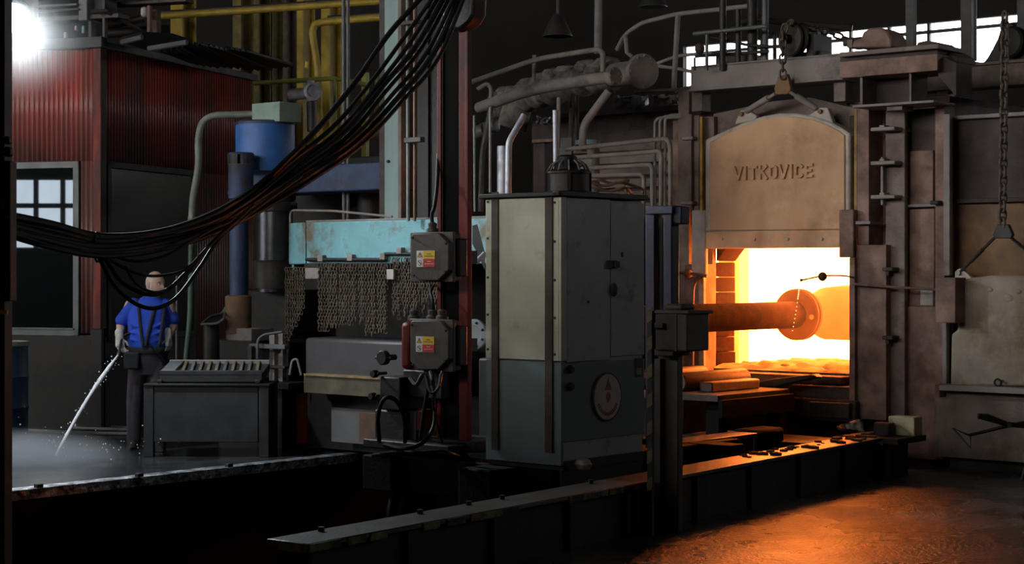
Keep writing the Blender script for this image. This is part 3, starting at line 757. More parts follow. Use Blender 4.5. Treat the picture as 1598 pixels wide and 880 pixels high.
lg = build('lug', MB(G).fpoly([(1490,442),(1490,424),(1496,419),(1502,421),(1517,434)], d2y+.02, .06), m_door_edge, d2, .006)
a = onf(1497, 426, d2y+.02); build('pin', MB(G).cyl(a, a+Vector((0,-.03,0)), .02, n=10), m_guard, lg)
lg = build('lug', MB(G).fpoly([(1624,434),(1640,421),(1646,419),(1652,424),(1652,442)], d2y+.02, .06), m_door_edge, d2, .006)
a = onf(1645, 426, d2y+.02); build('pin', MB(G).cyl(a, a+Vector((0,-.03,0)), .02, n=10), m_guard, lg)
a = onf(1557, 597, d2y-.03)
build('eye_ring', MB(G).tube([(a.x+.03*math.cos(k*PI/7), a.y, a.z+.03*math.sin(k*PI/7)) for k in range(14)], .009, 8, closed=True), m_black, d2)
for p, q, r in ((1545,452,.03),(1573,465,.05),(1590,455,.03)):
    a = onf(p, q, d2y); build('scab', MB(G).ball((a.x,a.y,a.z), r, .012, r*.7, 8), m_door2, d2)
c2 = thing('long_chain', 'long hanging link chain holding the closed furnace door', 'chain', G @ onf(1564, 360, LF-.45), G)
chain(c2, [G @ onf(1568, 20, LF-.45), G @ onf(1564, 352, LF-.45)], .098, .066, .0125, m_chain)
s2 = thing('chain_shackle', 'dark shackle plate and diagonal rods at the foot of the long chain', 'hoist gear', G @ onf(1564, 372, LF-.45), G)
build('plate', MB(G).fpoly([(1556,350),(1573,350),(1580,366),(1577,372),(1552,372),(1549,366)], LF-.47, .05), m_steel_dk, s2, .006)
for p, q in ((1553,1499), (1577,1643)):
    a = G @ onf(p, 370, LF-.45); b = G @ onf(q, 424, d2y+.03)
    rd = build('rod', MB().tube([a, b], .013, 8), m_steel_dk, s2); build('rod_sleeve', MB().cyl(a.lerp(b,.35), a.lerp(b,.7), .019, n=10), m_steel_dk, rd)
sp = thing('chain_pulley', 'dark chain pulley block above the closed furnace', 'pulley', G @ onf(1580, 97, LF+1.3), G)
q = G @ onf(1580, 66, LF+1.26)
build('wheel', MB().lathe(q, ax, [(.05,-.06),(.13,-.05),(.15,-.03),(.12,0),(.15,.03),(.13,.05),(.05,.06)], 26), m_black, sp)
build('bearing_block', MB(G).fpoly([(1532,99),(1540,90),(1548,76),(1556,60),(1562,40),(1580,34),(1594,60),(1602,99)], LF+1.3, .25), m_black, sp, .02)

# ================================================================== MANIPULATOR AND PORTER BAR
BX = -9.2; BZ = 1.31
yA, yB = 10.6, ons(1240, HOR, BX).y
pb = thing('porter_bar', 'thick round porter bar with hot flange reaching into the furnace', 'bar', G @ Vector((BX, 13, BZ)), G)
br = .128
build('shaft', MB(G).lathe((BX,yA,BZ), (0,1,0), [(br,0),(br*1.0,yB-yA-.9),(br*1.02,yB-yA)], 32), m_bar_warm, pb)
build('flange', MB(G).lathe((BX,yB,BZ), (0,1,0), [(.12,0),(.235,.001),(.25,.02),(.25,.05),(.235,.055),(.235,.065),(.25,.07),(.25,.1),(.2,.12),(.12,.121)], 40), m_ingot, pb, .0)
build('ingot_neck', MB(G).lathe((BX,yB+.115,BZ), (0,1,0), [(.18,0),(.18,.35),(.26,.5),(.28,.9)], 28), m_ingot2, pb)
a = Vector((BX+.19, yB-.005, BZ-.02)); build('boss', MB(G).cyl(a, a+Vector((0,.03,0)), .025, n=10), m_ingot2, pb)

# counterweighted lever in front of the mouth
lv = thing('lever_arm', 'thin black lever with ball weight across the glowing mouth', 'lever', G @ onf(1284, 431, LF-.1), G)
ly_ = LF - .36
build('arm', MB().tube([G @ onf(1332, 433, ly_), G @ onf(1318, 430, ly_), G @ onf(1284, 430, ly_), G @ onf(1252, 437, ly_)], .008, 8, .05), m_black, lv)
build('ball_weight', MB().ball(G @ onf(1283.5, 431.5, ly_), .043, n=16), m_black, lv)
build('tip', MB().ball(G @ onf(1250.5, 437, ly_), .016, n=10), m_black, lv)
dr = MB()
for k in range(26):
    u = k/25; p = 1248 - 8*u - 4*u*u; q = 441 + 78*u
    if k > 8 and k % 2: continue
    dr.ball(G @ onf(p, q, ly_), .006, .006, .009 if k < 9 else .006, 6)
solo('cooling_drip', dr, glow('drip_glow', (1,.75,.35), 1.6), 'string of water drops below the lever tip, firelight put in as glow', 'water', kind='stuff')  # emission on the drops stands in for firelight

# billets on the charging table
tb = thing('charging_table', 'dark steel charging table before the furnace mouth', 'table', G @ Vector((-9.5, 14, 0)), G)
tz = .655
ty0 = 12.98
build('table_top', MB(G).box((-10.2,ty0,tz-.06), (-8.75,LF-.6,tz)), m_furn_dk, tb, .008)
for x in (-10.1,-8.95):
    for y in (ty0+.1, LF-.7):
        build('leg', MB(G).box((x,y,0), (x+.14,y+.14,tz-.06)), m_pit, tb, .006)
build('front_lip', MB(G).box((-8.75,ty0,tz-.2), (-8.7,LF-.6,tz-.04)), m_pit, tb, .006)
build('gearbox', MB(G).box((-8.7,ty0+.15,0), (-8.45,ty0+.6,.36)), m_pit, tb, .03)
k = 0
for x, r, y1, lab in ((-9.95,.075,14.1,'hot-lit steel billet lying against the furnace jamb'), (-9.73,.09,14.12,'round hot-lit steel billet second from the furnace jamb'),
                 (-9.5,.07,14.1,'slim hot-lit steel billet in the middle of the charging table'), (-9.27,.085,14.13,'hot-lit steel billet before the flat slab'),):
    mb = MB(G).lathe((x,ty0+.04+.1*(k%2),tz+r), (0,1,0), [(r*.9,0),(r,.012),(r,y1-ty0-.1),(r*.9,y1-ty0-.09)], 8 if k % 2 == 0 else 14)
    solo('steel_billet', mb, m_billet, lab, 'billet', 'billets on the charging table'); k += 1
solo('steel_slab', MB(G).box((-9.12,ty0+.25,tz), (-8.98,LF-.75,tz+.09)), m_billet, 'flat firelit slab along the outer edge of the charging table', 'slab', bev=.012)
mb = MB(G)
mb.fpoly([(1163,606),(1178,596),(1205,591),(1240,587),(1268,584),(1275,590),(1230,600),(1180,615)], LF-.52, .14)
solo('bent_shield', mb, m_black, 'dark bent steel shield below the furnace sill', 'shield', bev=.02)

# carriage
car = thing('manipulator_carriage', 'black manipulator carriage frame in the pit under the cabinet', 'carriage', G @ Vector((-8.6, 10.5, -1.0)), G)
build('side_beam', MB(G).box((-8.45,9.3,.1), (-8.15,12.4,.36)), m_pit, car, .01)
build('side_beam', MB(G).box((-9.6,9.5,.1), (-9.3,12.6,.36)), m_pit, car, .01)
for y in (9.6, 10.3, 11.8): build('cross_beam', MB(G).box((-9.6,y,.1), (-7.85,y+.22,.365)), m_pit, car, .01)
for x in (-8.3,-9.45):
    for y in (9.9, 12.0):
        build('wheel', MB(G).lathe((x,y,-.1), (1,0,0), [(.2,-.07),(.24,-.06),(.24,-.03),(.2,-.02),(.2,.06),(.05,.07)], 24), m_pit, car)
    build('track', MB(G).box((x-.1,9.6,-1.0), (x+.1,12.85,-.3)), m_pit, car)
build('body', MB(G).box((-9.42,10.6,.4), (-8.75,11.6,1.05)), m_black, car, .02)
build('bar_housing', MB(G).cyl((BX,10.9,BZ), (BX,12.0,BZ), .24, .2, 24), m_black, car)

# cabinet --------------------------------------------------------------
cx1 = -7.74; cy0_ = 9.565
cx0 = onf(757.5, HOR, cy0_).x; cy1_ = ons(1006, HOR, cx1).y
zt_, zs_, zb_ = onf(815, 309, cy0_).z, onf(815, 561, cy0_).z, onf(815, 722, cy0_).z
cb = thing('control_cabinet', 'tall sheet metal cabinet coloured lit cream and shaded grey-blue, with two brown straps', 'cabinet', G @ Vector(((cx0+cx1)/2,(cy0_+cy1_)/2,zb_)), G)
build('front_panel', MB(G).box((cx0+.045,cy0_,zs_), (cx1-.1,cy0_+.03,zt_)), m_cab_lit, cb, .004)
build('corner_strip', MB(G).box((cx0,cy0_+.002,zs_), (cx0+.043,cy0_+.05,zt_)), m_cab_lit, cb, .003)
build('corner_strip', MB(G).box((cx1-.098,cy0_+.002,zs_), (cx1-.022,cy0_+.05,zt_)), m_cab_lit, cb, .003)
build('corner_post', MB(G).box((cx1-.018,cy0_-.002,zs_), (cx1+.004,cy0_+.06,zt_)), m_cab_lit, cb, .004)
ysm = ons(953, HOR, cx1).y
build('body', MB(G).box((cx0+.01,cy0_+.03,zb_+.03), (cx1-.015,cy1_-.01,zt_-.01)), m_cab_shade, cb)
d1 = build('side_door', MB(G).box((cx1-.012,cy0_+.062,zs_-.012), (cx1,ysm-.004,zt_-.004)), m_cab_shade, cb, .004)
build('side_door', MB(G).box((cx1-.012,ysm+.004,zs_+.01), (cx1-.003,cy1_,zt_-.02)), m_cab_shade, cb, .004)
build('lower_front', MB(G).box((cx0,cy0_+.004,zb_), (cx1,cy0_+.03,zs_-.012)), m_cab_low, cb, .004)
build('lower_side', MB(G).box((cx1-.012,cy0_+.03,zb_+.16), (cx1-.002,cy1_,zs_-.02)), m_cab_low, cb, .003)
build('skirt', MB(G).box((cx1-.04,cy0_+.035,zb_-.2), (cx1-.02,cy1_,zb_+.16)), m_black, cb)
build('top_rim', MB(G).box((cx0-.03,cy0_-.04,zt_+.005), (cx1+.02,cy0_+.02,zt_+.035)).box((cx1-.04,cy0_-.04,zt_+.005), (cx1+.02,cy1_+.02,zt_+.04)), m_black, cb, .005)
build('lid', MB(G).box((cx0-.02,cy0_,zt_+.0), (cx1,cy1_,zt_+.03)), m_black, cb)
for p0, p1 in ((766.5,777), (850,861.5)):
    build('strap', MB(G).fbox(p0, 300, p1, 702 if p0 < 800 else 706, cy0_-.012, .012), m_strap, cb, .002)
for px_, ys in ((761.5, (315,372,433,491,545)), (866,(316,377,437,496,553))):
    for y in ys:
        a = onf(px_, y, cy0_+.002); build('screw', MB(G).cyl(a, a+Vector((0,-.006,0)), .009, n=8), m_black, cb)
lk = build('latch', MB(G).box((cx1,ysm-.05,ons(950,419,cx1).z), (cx1+.02,ysm+.05,ons(950,406,cx1).z)), m_strap, cb, .004)
a = ons(958, 412, cx1); build('keeper', MB(G).box((cx1+.02,a.y-.02,a.z-.025), (cx1+.032,a.y+.03,a.z+.02)), m_strap, lk)
a = ons(956, 452, cx1)
build('handle', MB(G).ball((cx1+.012,a.y,a.z), .02, .035, .05, 12), m_strap, cb)
a = ons(971, 397, cx1); build('rust_hole', MB(G).ball((cx1,a.y,a.z), .006, .012, .02, 8), m_strap, cb)
a = ons(918, 471, cx1); build('rust_hole', MB(G).ball((cx1,a.y,a.z), .006, .014, .012, 8), m_strap, cb)
for q in (576, 603):
    a = ons(889, q, cx1); build('knob', MB(G).lathe((cx1,a.y,a.z), (1,0,0), [(.03,0),(.03,.012),(.02,.02),(.02,.03)], 14), m_black, cb)
# round enamel plaque
a = ons(946, 619, cx1); ry_, rz_ = abs(ons(924,0,cx1).y-ons(968,0,cx1).y)/2, 37*13.1/2800
pl = MB(G); n = 40
def disc(m, x0, x1, k):
    vs = []
    for x in (x0, x1):
        for i in range(n):
            t_ = 2*PI*i/n; vs.append((x, a.y + ry_*k*math.cos(t_), a.z + rz_*k*math.sin(t_)))
    m.add(vs, [tuple(range(n, 2*n)), tuple(range(n-1,-1,-1))] + [(i,(i+1)%n,(i+1)%n+n,i+n) for i in range(n)])
disc(pl, cx1, cx1+.012, 1.0)
po = build('plaque', pl, m_strap, cb, label='round enamel plaque with red flame emblem')
p2_ = MB(G); disc(p2_, cx1+.012, cx1+.014, .93); build('plaque_face', p2_, m_plaque, po)
def flat(poly, x, mtl, name='emblem'):       # emblem piece on the plaque, (u,v) in -1..1
    m = MB(G); vs = [(x0, a.y + ry_*u, a.z + rz_*v) for x0 in (x, x+.001) for u, v in poly]; k = len(poly)
    m.add(vs, [tuple(range(k, 2*k)), tuple(range(k-1,-1,-1))] + [(i,(i+1)%k,(i+1)%k+k,i+k) for i in range(k)])
    build(name, m, mtl, po)
flat([(-.2,.28),(.28,.28),(.2,.42),(.08,.6),(.04,.82),(-.04,.6),(-.13,.42)], cx1+.0142, m_emb)
flat([(0,-.28),(.2,.0),(.12,.18),(-.05,.18),(-.12,0)], cx1+.0142, m_emb)
for k in range(15):                           # ring of worn red lettering: one short dash per letter
    t0 = PI*(1.12 + .76*k/15); t1 = t0 + PI*.033
    flat([(.78*math.cos(t0),.78*math.sin(t0)),(.78*math.cos(t1),.78*math.sin(t1)),(.62*math.cos(t1),.62*math.sin(t1)),(.62*math.cos(t0),.62*math.sin(t0))], cx1+.0142, m_emb, 'letter')
a2 = ons(997, 574, cx1)
nf = build('notice_frame', MB(G).box((cx1-.002,a2.y-.045,a2.z-.065), (cx1+.004,a2.y+.045,a2.z+.07)), m_strap, cb)
build('notice', MB(G).box((cx1+.004,a2.y-.03,a2.z-.05), (cx1+.005,a2.y+.03,a2.z+.0)), m_cab_low, nf)
build('foot', MB(G).box((cx0+.03,cy0_+.05,.37), (cx0+.12,cy0_+.15,zb_+.03)), m_black, cb)
build('foot', MB(G).box((cx1-.12,cy0_+.05,.37), (cx1-.05,cy0_+.15,zb_+.03)), m_black, cb)
build('foot', MB(G).box((cx1-.12,cy1_-.15,.37), (cx1-.05,cy1_-.05,zb_+.03)), m_black, cb)
build('base_frame', MB(G).box((cx0,cy0_+.03,.365), (cx1,cy1_,zb_+.03)), m_black, cb)
solo('stone_lump', MB(G).ball((cx1+.1,cy0_+.12,.41), .07, .05, .045, 9), m_guard, 'pale stone lump beside the cabinet foot', 'debris')

# fan motor on the cabinet
mc = G @ Vector(((cx0+cx1)/2+.05, cy0_+.45, zt_+.03)); md = mc.y
k = md/FPX
fm = thing('fan_motor', 'dusty round fan motor with caged top on the cabinet roof', 'motor', mc)
build('base_plate', MB().lathe(mc, (0,0,1), [(38*k,0),(38*k,.025),(33*k,.03)], 28), m_black, fm)
build('drum', MB().lathe(mc+Vector((0,0,.03)), (0,0,1), [(33*k,0),(33*k,.13),(31*k,.135)], 28), m_steel_dk, fm)
build('rim', MB().lathe(mc+Vector((0,0,.155)), (0,0,1), [(36*k,0),(36*k,.015),(30*k,.03)], 28), m_black, fm)
build('motor_body', MB().lathe(mc+Vector((-.01,0,.175)), (0,0,1), [(22*k,0),(20*k,.05),(17*k,.07),(16*k,.1),(10*k,.115)], 20), m_black, fm)
for i in range(12):
    t_ = 2*PI*i/12; u = Vector((math.cos(t_), math.sin(t_), 0))
    build('cage_bar', MB().tube([mc+u*34*k+Vector((0,0,.16)), mc+u*27*k+Vector((0,0,.22)), mc+u*17*k+Vector((0,0,.25))], .007, 6), m_insul, fm)
    if i % 3 == 0: build('rib', MB().box((-.012,33*k-.004,.03), (.012,33*k+.014,.16), Matrix.Translation(mc) @ Matrix.Rotation(t_,4,'Z')), m_black, fm)

# mast -----------------------------------------------------------------
my = 9.76
ms = thing('mast', 'tall dark lifting mast with red painted flanges', 'mast', G @ Vector((onf(711,HOR,my).x, my, .38)), G)
build('left_flange', MB(G).fbox(682, 52, 688, 700, my-.03, .05), m_redsteel, ms, .003)
build('left_leaf', MB(G).fbox(688, 0, 691, 700, my-.02, .08), m_black, ms)
build('web', MB(G).fbox(690, -60, 718, 700, my+.0, .06), m_pit, ms)
build('right_flange', MB(G).fbox(716, 50, 727, 700, my-.05, .035), m_redsteel, ms, .003)
build('right_lip', MB(G).fbox(726, 48, 730, 700, my-.07, .045), m_redsteel, ms, .003)
build('head_block', MB(G).fpoly([(690,-60),(690,44),(716,46),(730,36),(738,22),(740,-60)], my-.12, .15), m_black, ms, .02)
build('base', MB(G).fbox(672, 686, 742, 704, my-.08, .4), m_black, ms, .01)
solo('mast_conduit', MB().tube(pix((760,-20,13.1),(757,14,13.1),(748,30,13.1),(737,38,13.1)), .008, 8, .1), m_steel_dk, 'thin bent conduit on the mast head', 'conduit')

def sticker(parent, x0, y0, x1, y1, ly):
    st = build('warning_label', MB(G).fbox(x0, y0, x1, y1, ly-.003, .003), m_white, parent, label='white, yellow and red warning label')
    xm_ = x0 + (x1-x0)*.36; ym = (y0+y1)/2
    build('yellow_field', MB(G).fbox(xm_, y0, x1, ym-.3, ly-.004, .001), m_stk_y, st)
    build('red_field', MB(G).fbox(xm_, ym+.3, x1, y1, ly-.004, .001), m_stk_r, st)
    for q, c, ys in ((m_ink, (xm_+x1)/2, (y0+(ym-y0)*.42, y0+(ym-y0)*.68)), (m_white, (xm_+x1)/2, (ym+(y1-ym)*.32, ym+(y1-ym)*.62))):
        for j, yy in enumerate(ys):
            hw_ = (x1-xm_)*(.16 if j == 0 else .38)
            m = MB(G); xx = c-hw_
            while xx < c+hw_:
                w_ = random.uniform(.5, 1.0); m.fbox(xx, yy-.55, min(c+hw_, xx+w_), yy+.55, ly-.0046, .0006); xx += w_+.35
            build('print_line', m, q, st, kind='stuff')
    cx_, cy_2 = (x0+xm_)/2, (y0+ym)/2
    build('triangle', MB(G).fpoly([(cx_-4.2,cy_2+4),(cx_+4.2,cy_2+4),(cx_,cy_2-4.2)], ly-.0042, .001), m_ink, st)
    tr = build('triangle', MB(G).fpoly([(cx_-3.0,cy_2+3.3),(cx_+3.0,cy_2+3.3),(cx_,cy_2-2.6)], ly-.0048, .001), m_stk_y, st)
    build('bolt_sign', MB(G).fpoly([(cx_-.2,cy_2-1.4),(cx_+.7,cy_2-1.4),(cx_+.2,cy_2+.5),(cx_+.8,cy_2+.5),(cx_-.4,cy_2+2.8),(cx_-.1,cy_2+1),(cx_-.7,cy_2+1)], ly-.0054, .001), m_ink, st)
    a = onf(cx_, (ym+y1)/2, ly); k = 13/FPX
    def ring(r0, r1, mtl, o): build('sign_ring', MB(G).lathe((a.x,ly-o,a.z), (0,-1,0), [(r1*k,0),(r1*k,.0006)], 20), mtl, st)
    ring(0, 4.2, m_ink, .0036); ring(0, 3.3, m_white, .0044)
    build('sign_bar', MB(G).fpoly([(cx_-2.8,(ym+y1)/2-2),(cx_-1.8,(ym+y1)/2-2.8),(cx_+2.8,(ym+y1)/2+2),(cx_+1.8,(ym+y1)/2+2.8)], ly-.0054, .0006), m_ink, st)
for nm, lab, x0, y0, x1, y1, lyb, red in (('switch_box', 'brown-grey switch box with warning label high on the mast', 641, 364, 700, 438, 9.45, False),
                                ('switch_box', 'switch box with warning label and red side low on the mast', 640, 500, 700, 577, 9.45, True)):
    sb = thing(nm, lab, 'switch box', G @ onf((x0+x1)/2, y1, lyb), G, 'switch boxes on the mast')
    c = 15
    build('back_box', MB(G).fbox(x0+6, y0, x1+5, y1, lyb+.06, .1), m_box, sb, .012)
    cov = build('cover', MB(G).fpoly([(x0,y0+4),(x0+3,y0),(x1-c-1,y0),(x1,y0+c),(x1,y1-c-2),(x1-c-2,y1),(x0+c-3,y1),(x0,y1-c+2)], lyb, .05), m_box, sb, .008)
    build('flange', MB(G).fbox(x0-1, y0-2, x1+7, y1+2, lyb+.045, .03), m_box, sb, .006)
    build('terminal_box', MB(G).fbox(x1+5, y0+8, x1+16, y1-6, lyb+.1, .1), m_black, sb, .015)
    for q, yy in ((x0+3,y0+7),(x1-4,y0+16),(x1-5,y1-14),(x0+5,y1-8)):
        a = onf(q, yy, lyb); build('bolt', MB(G).cyl(a, a+Vector((0,-.01,0)), .009, n=6), m_black, sb)
    for q in ((675,) if not red else (646, 675, 690)):
        a = onf(q, y0, lyb+.13)
        build('cable_gland', MB(G).lathe(a, (0,0,1), [(.045,0),(.045,.03),(.03,.04),(.034,.07),(.02,.08)], 12), m_box, sb)
    if red:
        build('red_side', MB(G).fbox(624, 502, 641, 577, lyb+.01, .22), m_redsteel, sb, .035)
    sticker(cov, 650 if not red else 649, 391 if not red else 525, 678.5 if not red else 677.5, 416.5 if not red else 549.5, lyb)
    build('mount_bracket', MB(G).fbox(x1, (y0+y1)/2-10, 722, (y0+y1)/2+10, lyb+.2, .16), m_black, sb)
mg = G @ onf(675, 352, 9.58); kk = mg.y
solo('gland_cable', MB().tube(spline([mg, at(674,335,kk), at(678,322,kk), at(682,290,kk+.1), at(684,240,kk+.2)], 6), .014, 8), m_rubber, 'black cable rising from the upper switch box', 'cable')
# second cable entry into the lower switch box
lg_ = G @ onf(675, 488, 9.58)
solo('gland_cable', MB().tube(spline([lg_, at(675,470,kk), at(672,455,kk+.1), at(678,445,kk+.2)], 6), .012, 8), m_rubber, 'short black cable between the two switch boxes', 'cable')

# hydraulic manifold below the boxes
hm = thing('valve_manifold', 'black hydraulic valve manifold with round knobs below the switch boxes', 'valve block', G @ onf(610, 690, 9.5), G)
hl = 9.55
build('block', MB(G).fbox(592, 588, 624, 640, hl, .25), m_black, hm, .012)
build('block', MB(G).fbox(628, 578, 690, 622, hl+.1, .22), m_black, hm, .012)
build('block', MB(G).fbox(584, 640, 632, 702, hl+.05, .3), m_black, hm, .015)
build('pedestal', MB(G).fbox(566, 690, 700, 704, hl-.06, .5), m_black, hm, .01)
for q, yy, r in ((602,558,.055), (588,583,.03), (585,618,.028)):
    a = onf(q, yy, hl-.02)
    kn = build('knob', MB(G).lathe(a, (0,-1,0), [(r*.4,-.1),(r*.4,0),(r,.005),(r,.04),(r*.85,.05)], 18), m_black, hm)
    build('knob_pin', MB(G).cyl(a+Vector((-r*1.5,-.02,0)), a+Vector((r*1.5,-.02,0)), .012, n=8), m_steel_dk, kn)
build('red_solenoid', MB(G).fbox(650, 640, 663, 672, hl+.02, .1), m_redsteel, hm, .01)
build('adapter', MB(G).fbox(632, 640, 650, 690, hl+.1, .1), m_steel_dk, hm, .01)
for i, pts in enumerate(([(592,690,13.0),(590,650,12.9),(600,622,12.85),(618,625,12.9),(630,650,13),(632,690,13.1)], [(640,590,12.9),(650,600,12.8),(660,585,12.8),(668,600,12.85),(662,640,12.9),(655,690,13)],
                         [(600,694,12.7),(630,700,12.6),(660,690,12.6),(678,660,12.7),(676,600,12.8),(672,580,12.9)], [(690,580,12.8),(686,600,12.7),(676,620,12.7),(680,650,12.75),(690,690,12.9)],
                         [(620,702,12.75),(650,706,12.65),(690,704,12.65),(715,712,12.8)], [(664,585,12.75),(672,612,12.65),(684,606,12.65),(688,584,12.75)])):
    solo('hydraulic_hose', MB().tube(spline(pix(*pts), 8), .016 if i < 3 else .011, 8), m_rubber,
         ['black hose looping over the valve manifold','thin black hose beside the red solenoid','black hose rising to the lower switch box','black hose hanging beside the mast foot','black hose lying along the manifold pedestal','small looped hose under the lower switch box'][i], 'hose')
# bolted flange seen between mast and cabinet
fl_ = thing('bolted_flange', 'pale round bolted flange between mast and cabinet', 'flange', at(738, 546, 14.0))
fa = at(738, 522, 14.0)
nrm = (G.to_3x3() @ Vector((.25,-1,0))).normalized()
build('flange_disc', MB().lathe(fa, nrm, [(.12,-.03),(.12,0),(.115,.006),(.075,.008),(.07,.002)], 30), mat('pale_blue_enamel',(.42,.5,.55),.5,0,.1,8,(.25,.25,.25),.3), fl_)
u = nrm.cross(Vector((0,0,1))).normalized(); w_ = u.cross(nrm)
for i in range(8):
    t_ = 2*PI*(i+.5)/8; q = fa + (u*math.cos(t_)+w_*math.sin(t_))*.097
    build('bolt', MB().cyl(q, q+nrm*.016, .011, n=6), m_black, fl_)
build('pipe_stub', MB().cyl(fa-nrm*.5, fa-nrm*.02, .07, n=18), m_steel_dk, fl_)
solo('strut_bar', MB().tube(pix((757,395,13.6),(742,410,13.6)), .02, 10), m_silver, 'short pale steel strut beside the mast', 'strut')
solo('brace_bar', MB(G).add([tuple(onf(x,y,10.3)) for x,y in ((737,352),(745,350),(757,395),(757,422),(737,380))] + [tuple(onf(x,y,10.36)) for x,y in ((737,352),(745,350),(757,395),(757,422),(737,380))],
     [(4,3,2,1,0),(5,6,7,8,9)] + [(i,(i+1)%5,(i+1)%5+5,i+5) for i in range(5)]), m_black, 'black angled brace between mast and cabinet', 'brace')

# blue frame, post and junction box beside the cabinet -------------------
bf = thing('blue_guard_frame', 'navy blue steel guard frame beside the cabinet', 'frame', G @ onf(1035, 560, 10.9), G)
byl = 11.1
build('post', MB(G).fbox(1007, 324, 1021, 700, byl, .1), m_navy, bf, .006)
build('post', MB(G).fbox(1035, 330, 1048, 700, byl, .1), m_navy, bf, .006)
build('head_bar', MB(G).fbox(1007, 321, 1049, 334, byl-.02, .14), m_navy, bf, .006)
build('head_block', MB(G).fbox(1047, 322, 1063, 350, byl+.02, .12), m_navy, bf, .012)
build('inner_strip', MB(G).fbox(1027, 340, 1034, 700, byl+.03, .04), m_black, bf)
pp = thing('marker_post', 'slim post with worn yellow and black stripes beside the cabinet', 'post', G @ onf(1011, 768, 9.9), G)
pz = 9.55
y0p, y1p = 485, 775
nS = 15
build('post', MB(G).fbox(1010, y0p, 1017, 836, pz, .03), m_black, pp)
for i in range(nS):
    if i % 2 == 0: build('stripe', MB(G).fpoly([(1009.5,y0p+i*22),(1017.5,y0p+i*22-6),(1017.5,y0p+i*22+14),(1009.5,y0p+i*22+20)], pz-.003, .003), m_stripe_y, pp)
jb = thing('junction_post', 'dark brown post carrying a lidded junction box', 'junction box', G @ onf(1045, 800, 10.2), G)
jy = 9.72
build('column', MB(G).fbox(1026, 548, 1058, 830, jy+.05, .06), m_box, jb, .008)
build('column_flange', MB(G).fbox(1020, 560, 1030, 832, jy+.0, .04), m_box, jb)
bxs = build('box', MB(G).fbox(1022, 488, 1072, 548, jy-.06, .26), m_box, jb, .012)
build('lid', MB(G).fbox(1021, 484, 1074, 490, jy-.07, .29), m_box, bxs, .006)
build('lid_cap', MB(G).fbox(1036, 474, 1064, 485, jy, .16), m_box, bxs, .02)
build('cover_rib', MB(G).fbox(1052, 490, 1056, 548, jy-.067, .01), m_box, bxs)
build('clamp', MB(G).fbox(1016, 504, 1034, 512, jy-.1, .06), m_stripe_y, jb, .004)
build('base_foot', MB(G).fbox(1018, 545, 1050, 556, jy-.04, .2), m_box, jb, .01)
# small firelit pipe work by the left jamb
v = thing('burner_valve', 'firelit pipe with round valve beside the furnace jamb', 'valve', G @ onf(1075, 428, LF-.5), G)
build('pipe', MB().tube([G @ onf(1050,424,LF-.5), G @ onf(1078,427,LF-.5), G @ onf(1104,431,LF-.5)], .017, 10), m_copper, v)
build('valve_body', MB().lathe(G @ onf(1074,427,LF-.5), (.6,.7,0), [(.02,-.05),(.035,-.03),(.045,0),(.035,.03),(.02,.05)], 14), m_copper, v)
build('drop_pipe', MB().tube([G @ onf(1098,432,LF-.48), G @ onf(1083,440,LF-.48), G @ onf(1081,470,LF-.48), G @ onf(1081,575,LF-.48)], .012, 8, .1), m_copper, v)
for i, (x, y0, y1) in enumerate(((1021.5, 372, 500), (1049, 385, 500))):
    solo('gas_tube', MB().tube(pix((x,y0,16.0),(x+.6,y1+40,16.0)), .012, 8), m_copper, ['thin firelit tube between the navy frame posts','thin firelit tube right beside the navy frame'][i], 'pipe')
tw = spline(pix((1051,352,15.5),(1053,375,15.6),(1050,392,15.5),(1056,400,15.5),(1052,410,15.5)), 6)
solo('wire_loop', MB().tube(tw, .01, 6), m_copper, 'twisted copper wire hanging from the navy frame', 'wire')

# ================================================================== PIPEWORK ABOVE THE CABINET
def pipe(name, pts, r, mtl, label, cat='pipe', fil=.12, group=None, n=10):
    return solo(name, MB().tube(pix(*pts), r, n, fil), mtl, label, cat, group)
D = 16.8
K = D/FPX
for i, pts in enumerate(([(882,233,D+.3),(1041,216,D),(1046,226,D),(1046,340,D)], [(882,247,D+.3),(1030,236,D),(1032,246,D),(1031,340,D)],
                         [(893,264,D+.3),(1014,257,D),(1018,262,D),(1018,340,D)], [(888,275,D+.3),(1000,272,D),(1005,277,D),(1004,340,D)])):
    pipe('bent_pipe', pts, 3.6*K, m_dustpipe, ['topmost of four dusty pipes bending down at the navy frame','second of four dusty pipes bending down at the navy frame',
         'third of four dusty pipes bending down at the navy frame','lowest of four dusty pipes bending down at the navy frame'][i], group='bent pipes beside the furnace')
for i, (x, y) in enumerate(((1022,190), (1030,188), (1038,186))):
    pipe('hairpin_pipe', [(x,345,D+.25),(x,y,D+.25),(x+6,y-6,D+.25),(1062,y-7,D+.25)], 2.4*K, m_dustpipe, 'thin dusty hairpin pipe, %s of three beside the buckstay' % ('outer','middle','inner')[i], group='hairpin pipes', fil=.08)
for i, (x0, y0, x1) in enumerate(((893,288,1000), (900,296,985), (905,284,975))):
    q = spline(pix((x0,y0+6,14.8),(x0+25,y0-4,14.7),(x0+50,y0+2,14.7),(x0+75,y0-3,14.7),(x1,y0+6,14.8),(x1+3,y0+16,14.8)), 6)
    solo('copper_tube', MB().tube(q, .012, 8), m_copper, ['wavy copper tube above the cabinet, lowest of three','wavy copper tube above the cabinet, middle of three','wavy copper tube above the cabinet, topmost of three'][i], 'pipe', 'copper tubes above the cabinet')
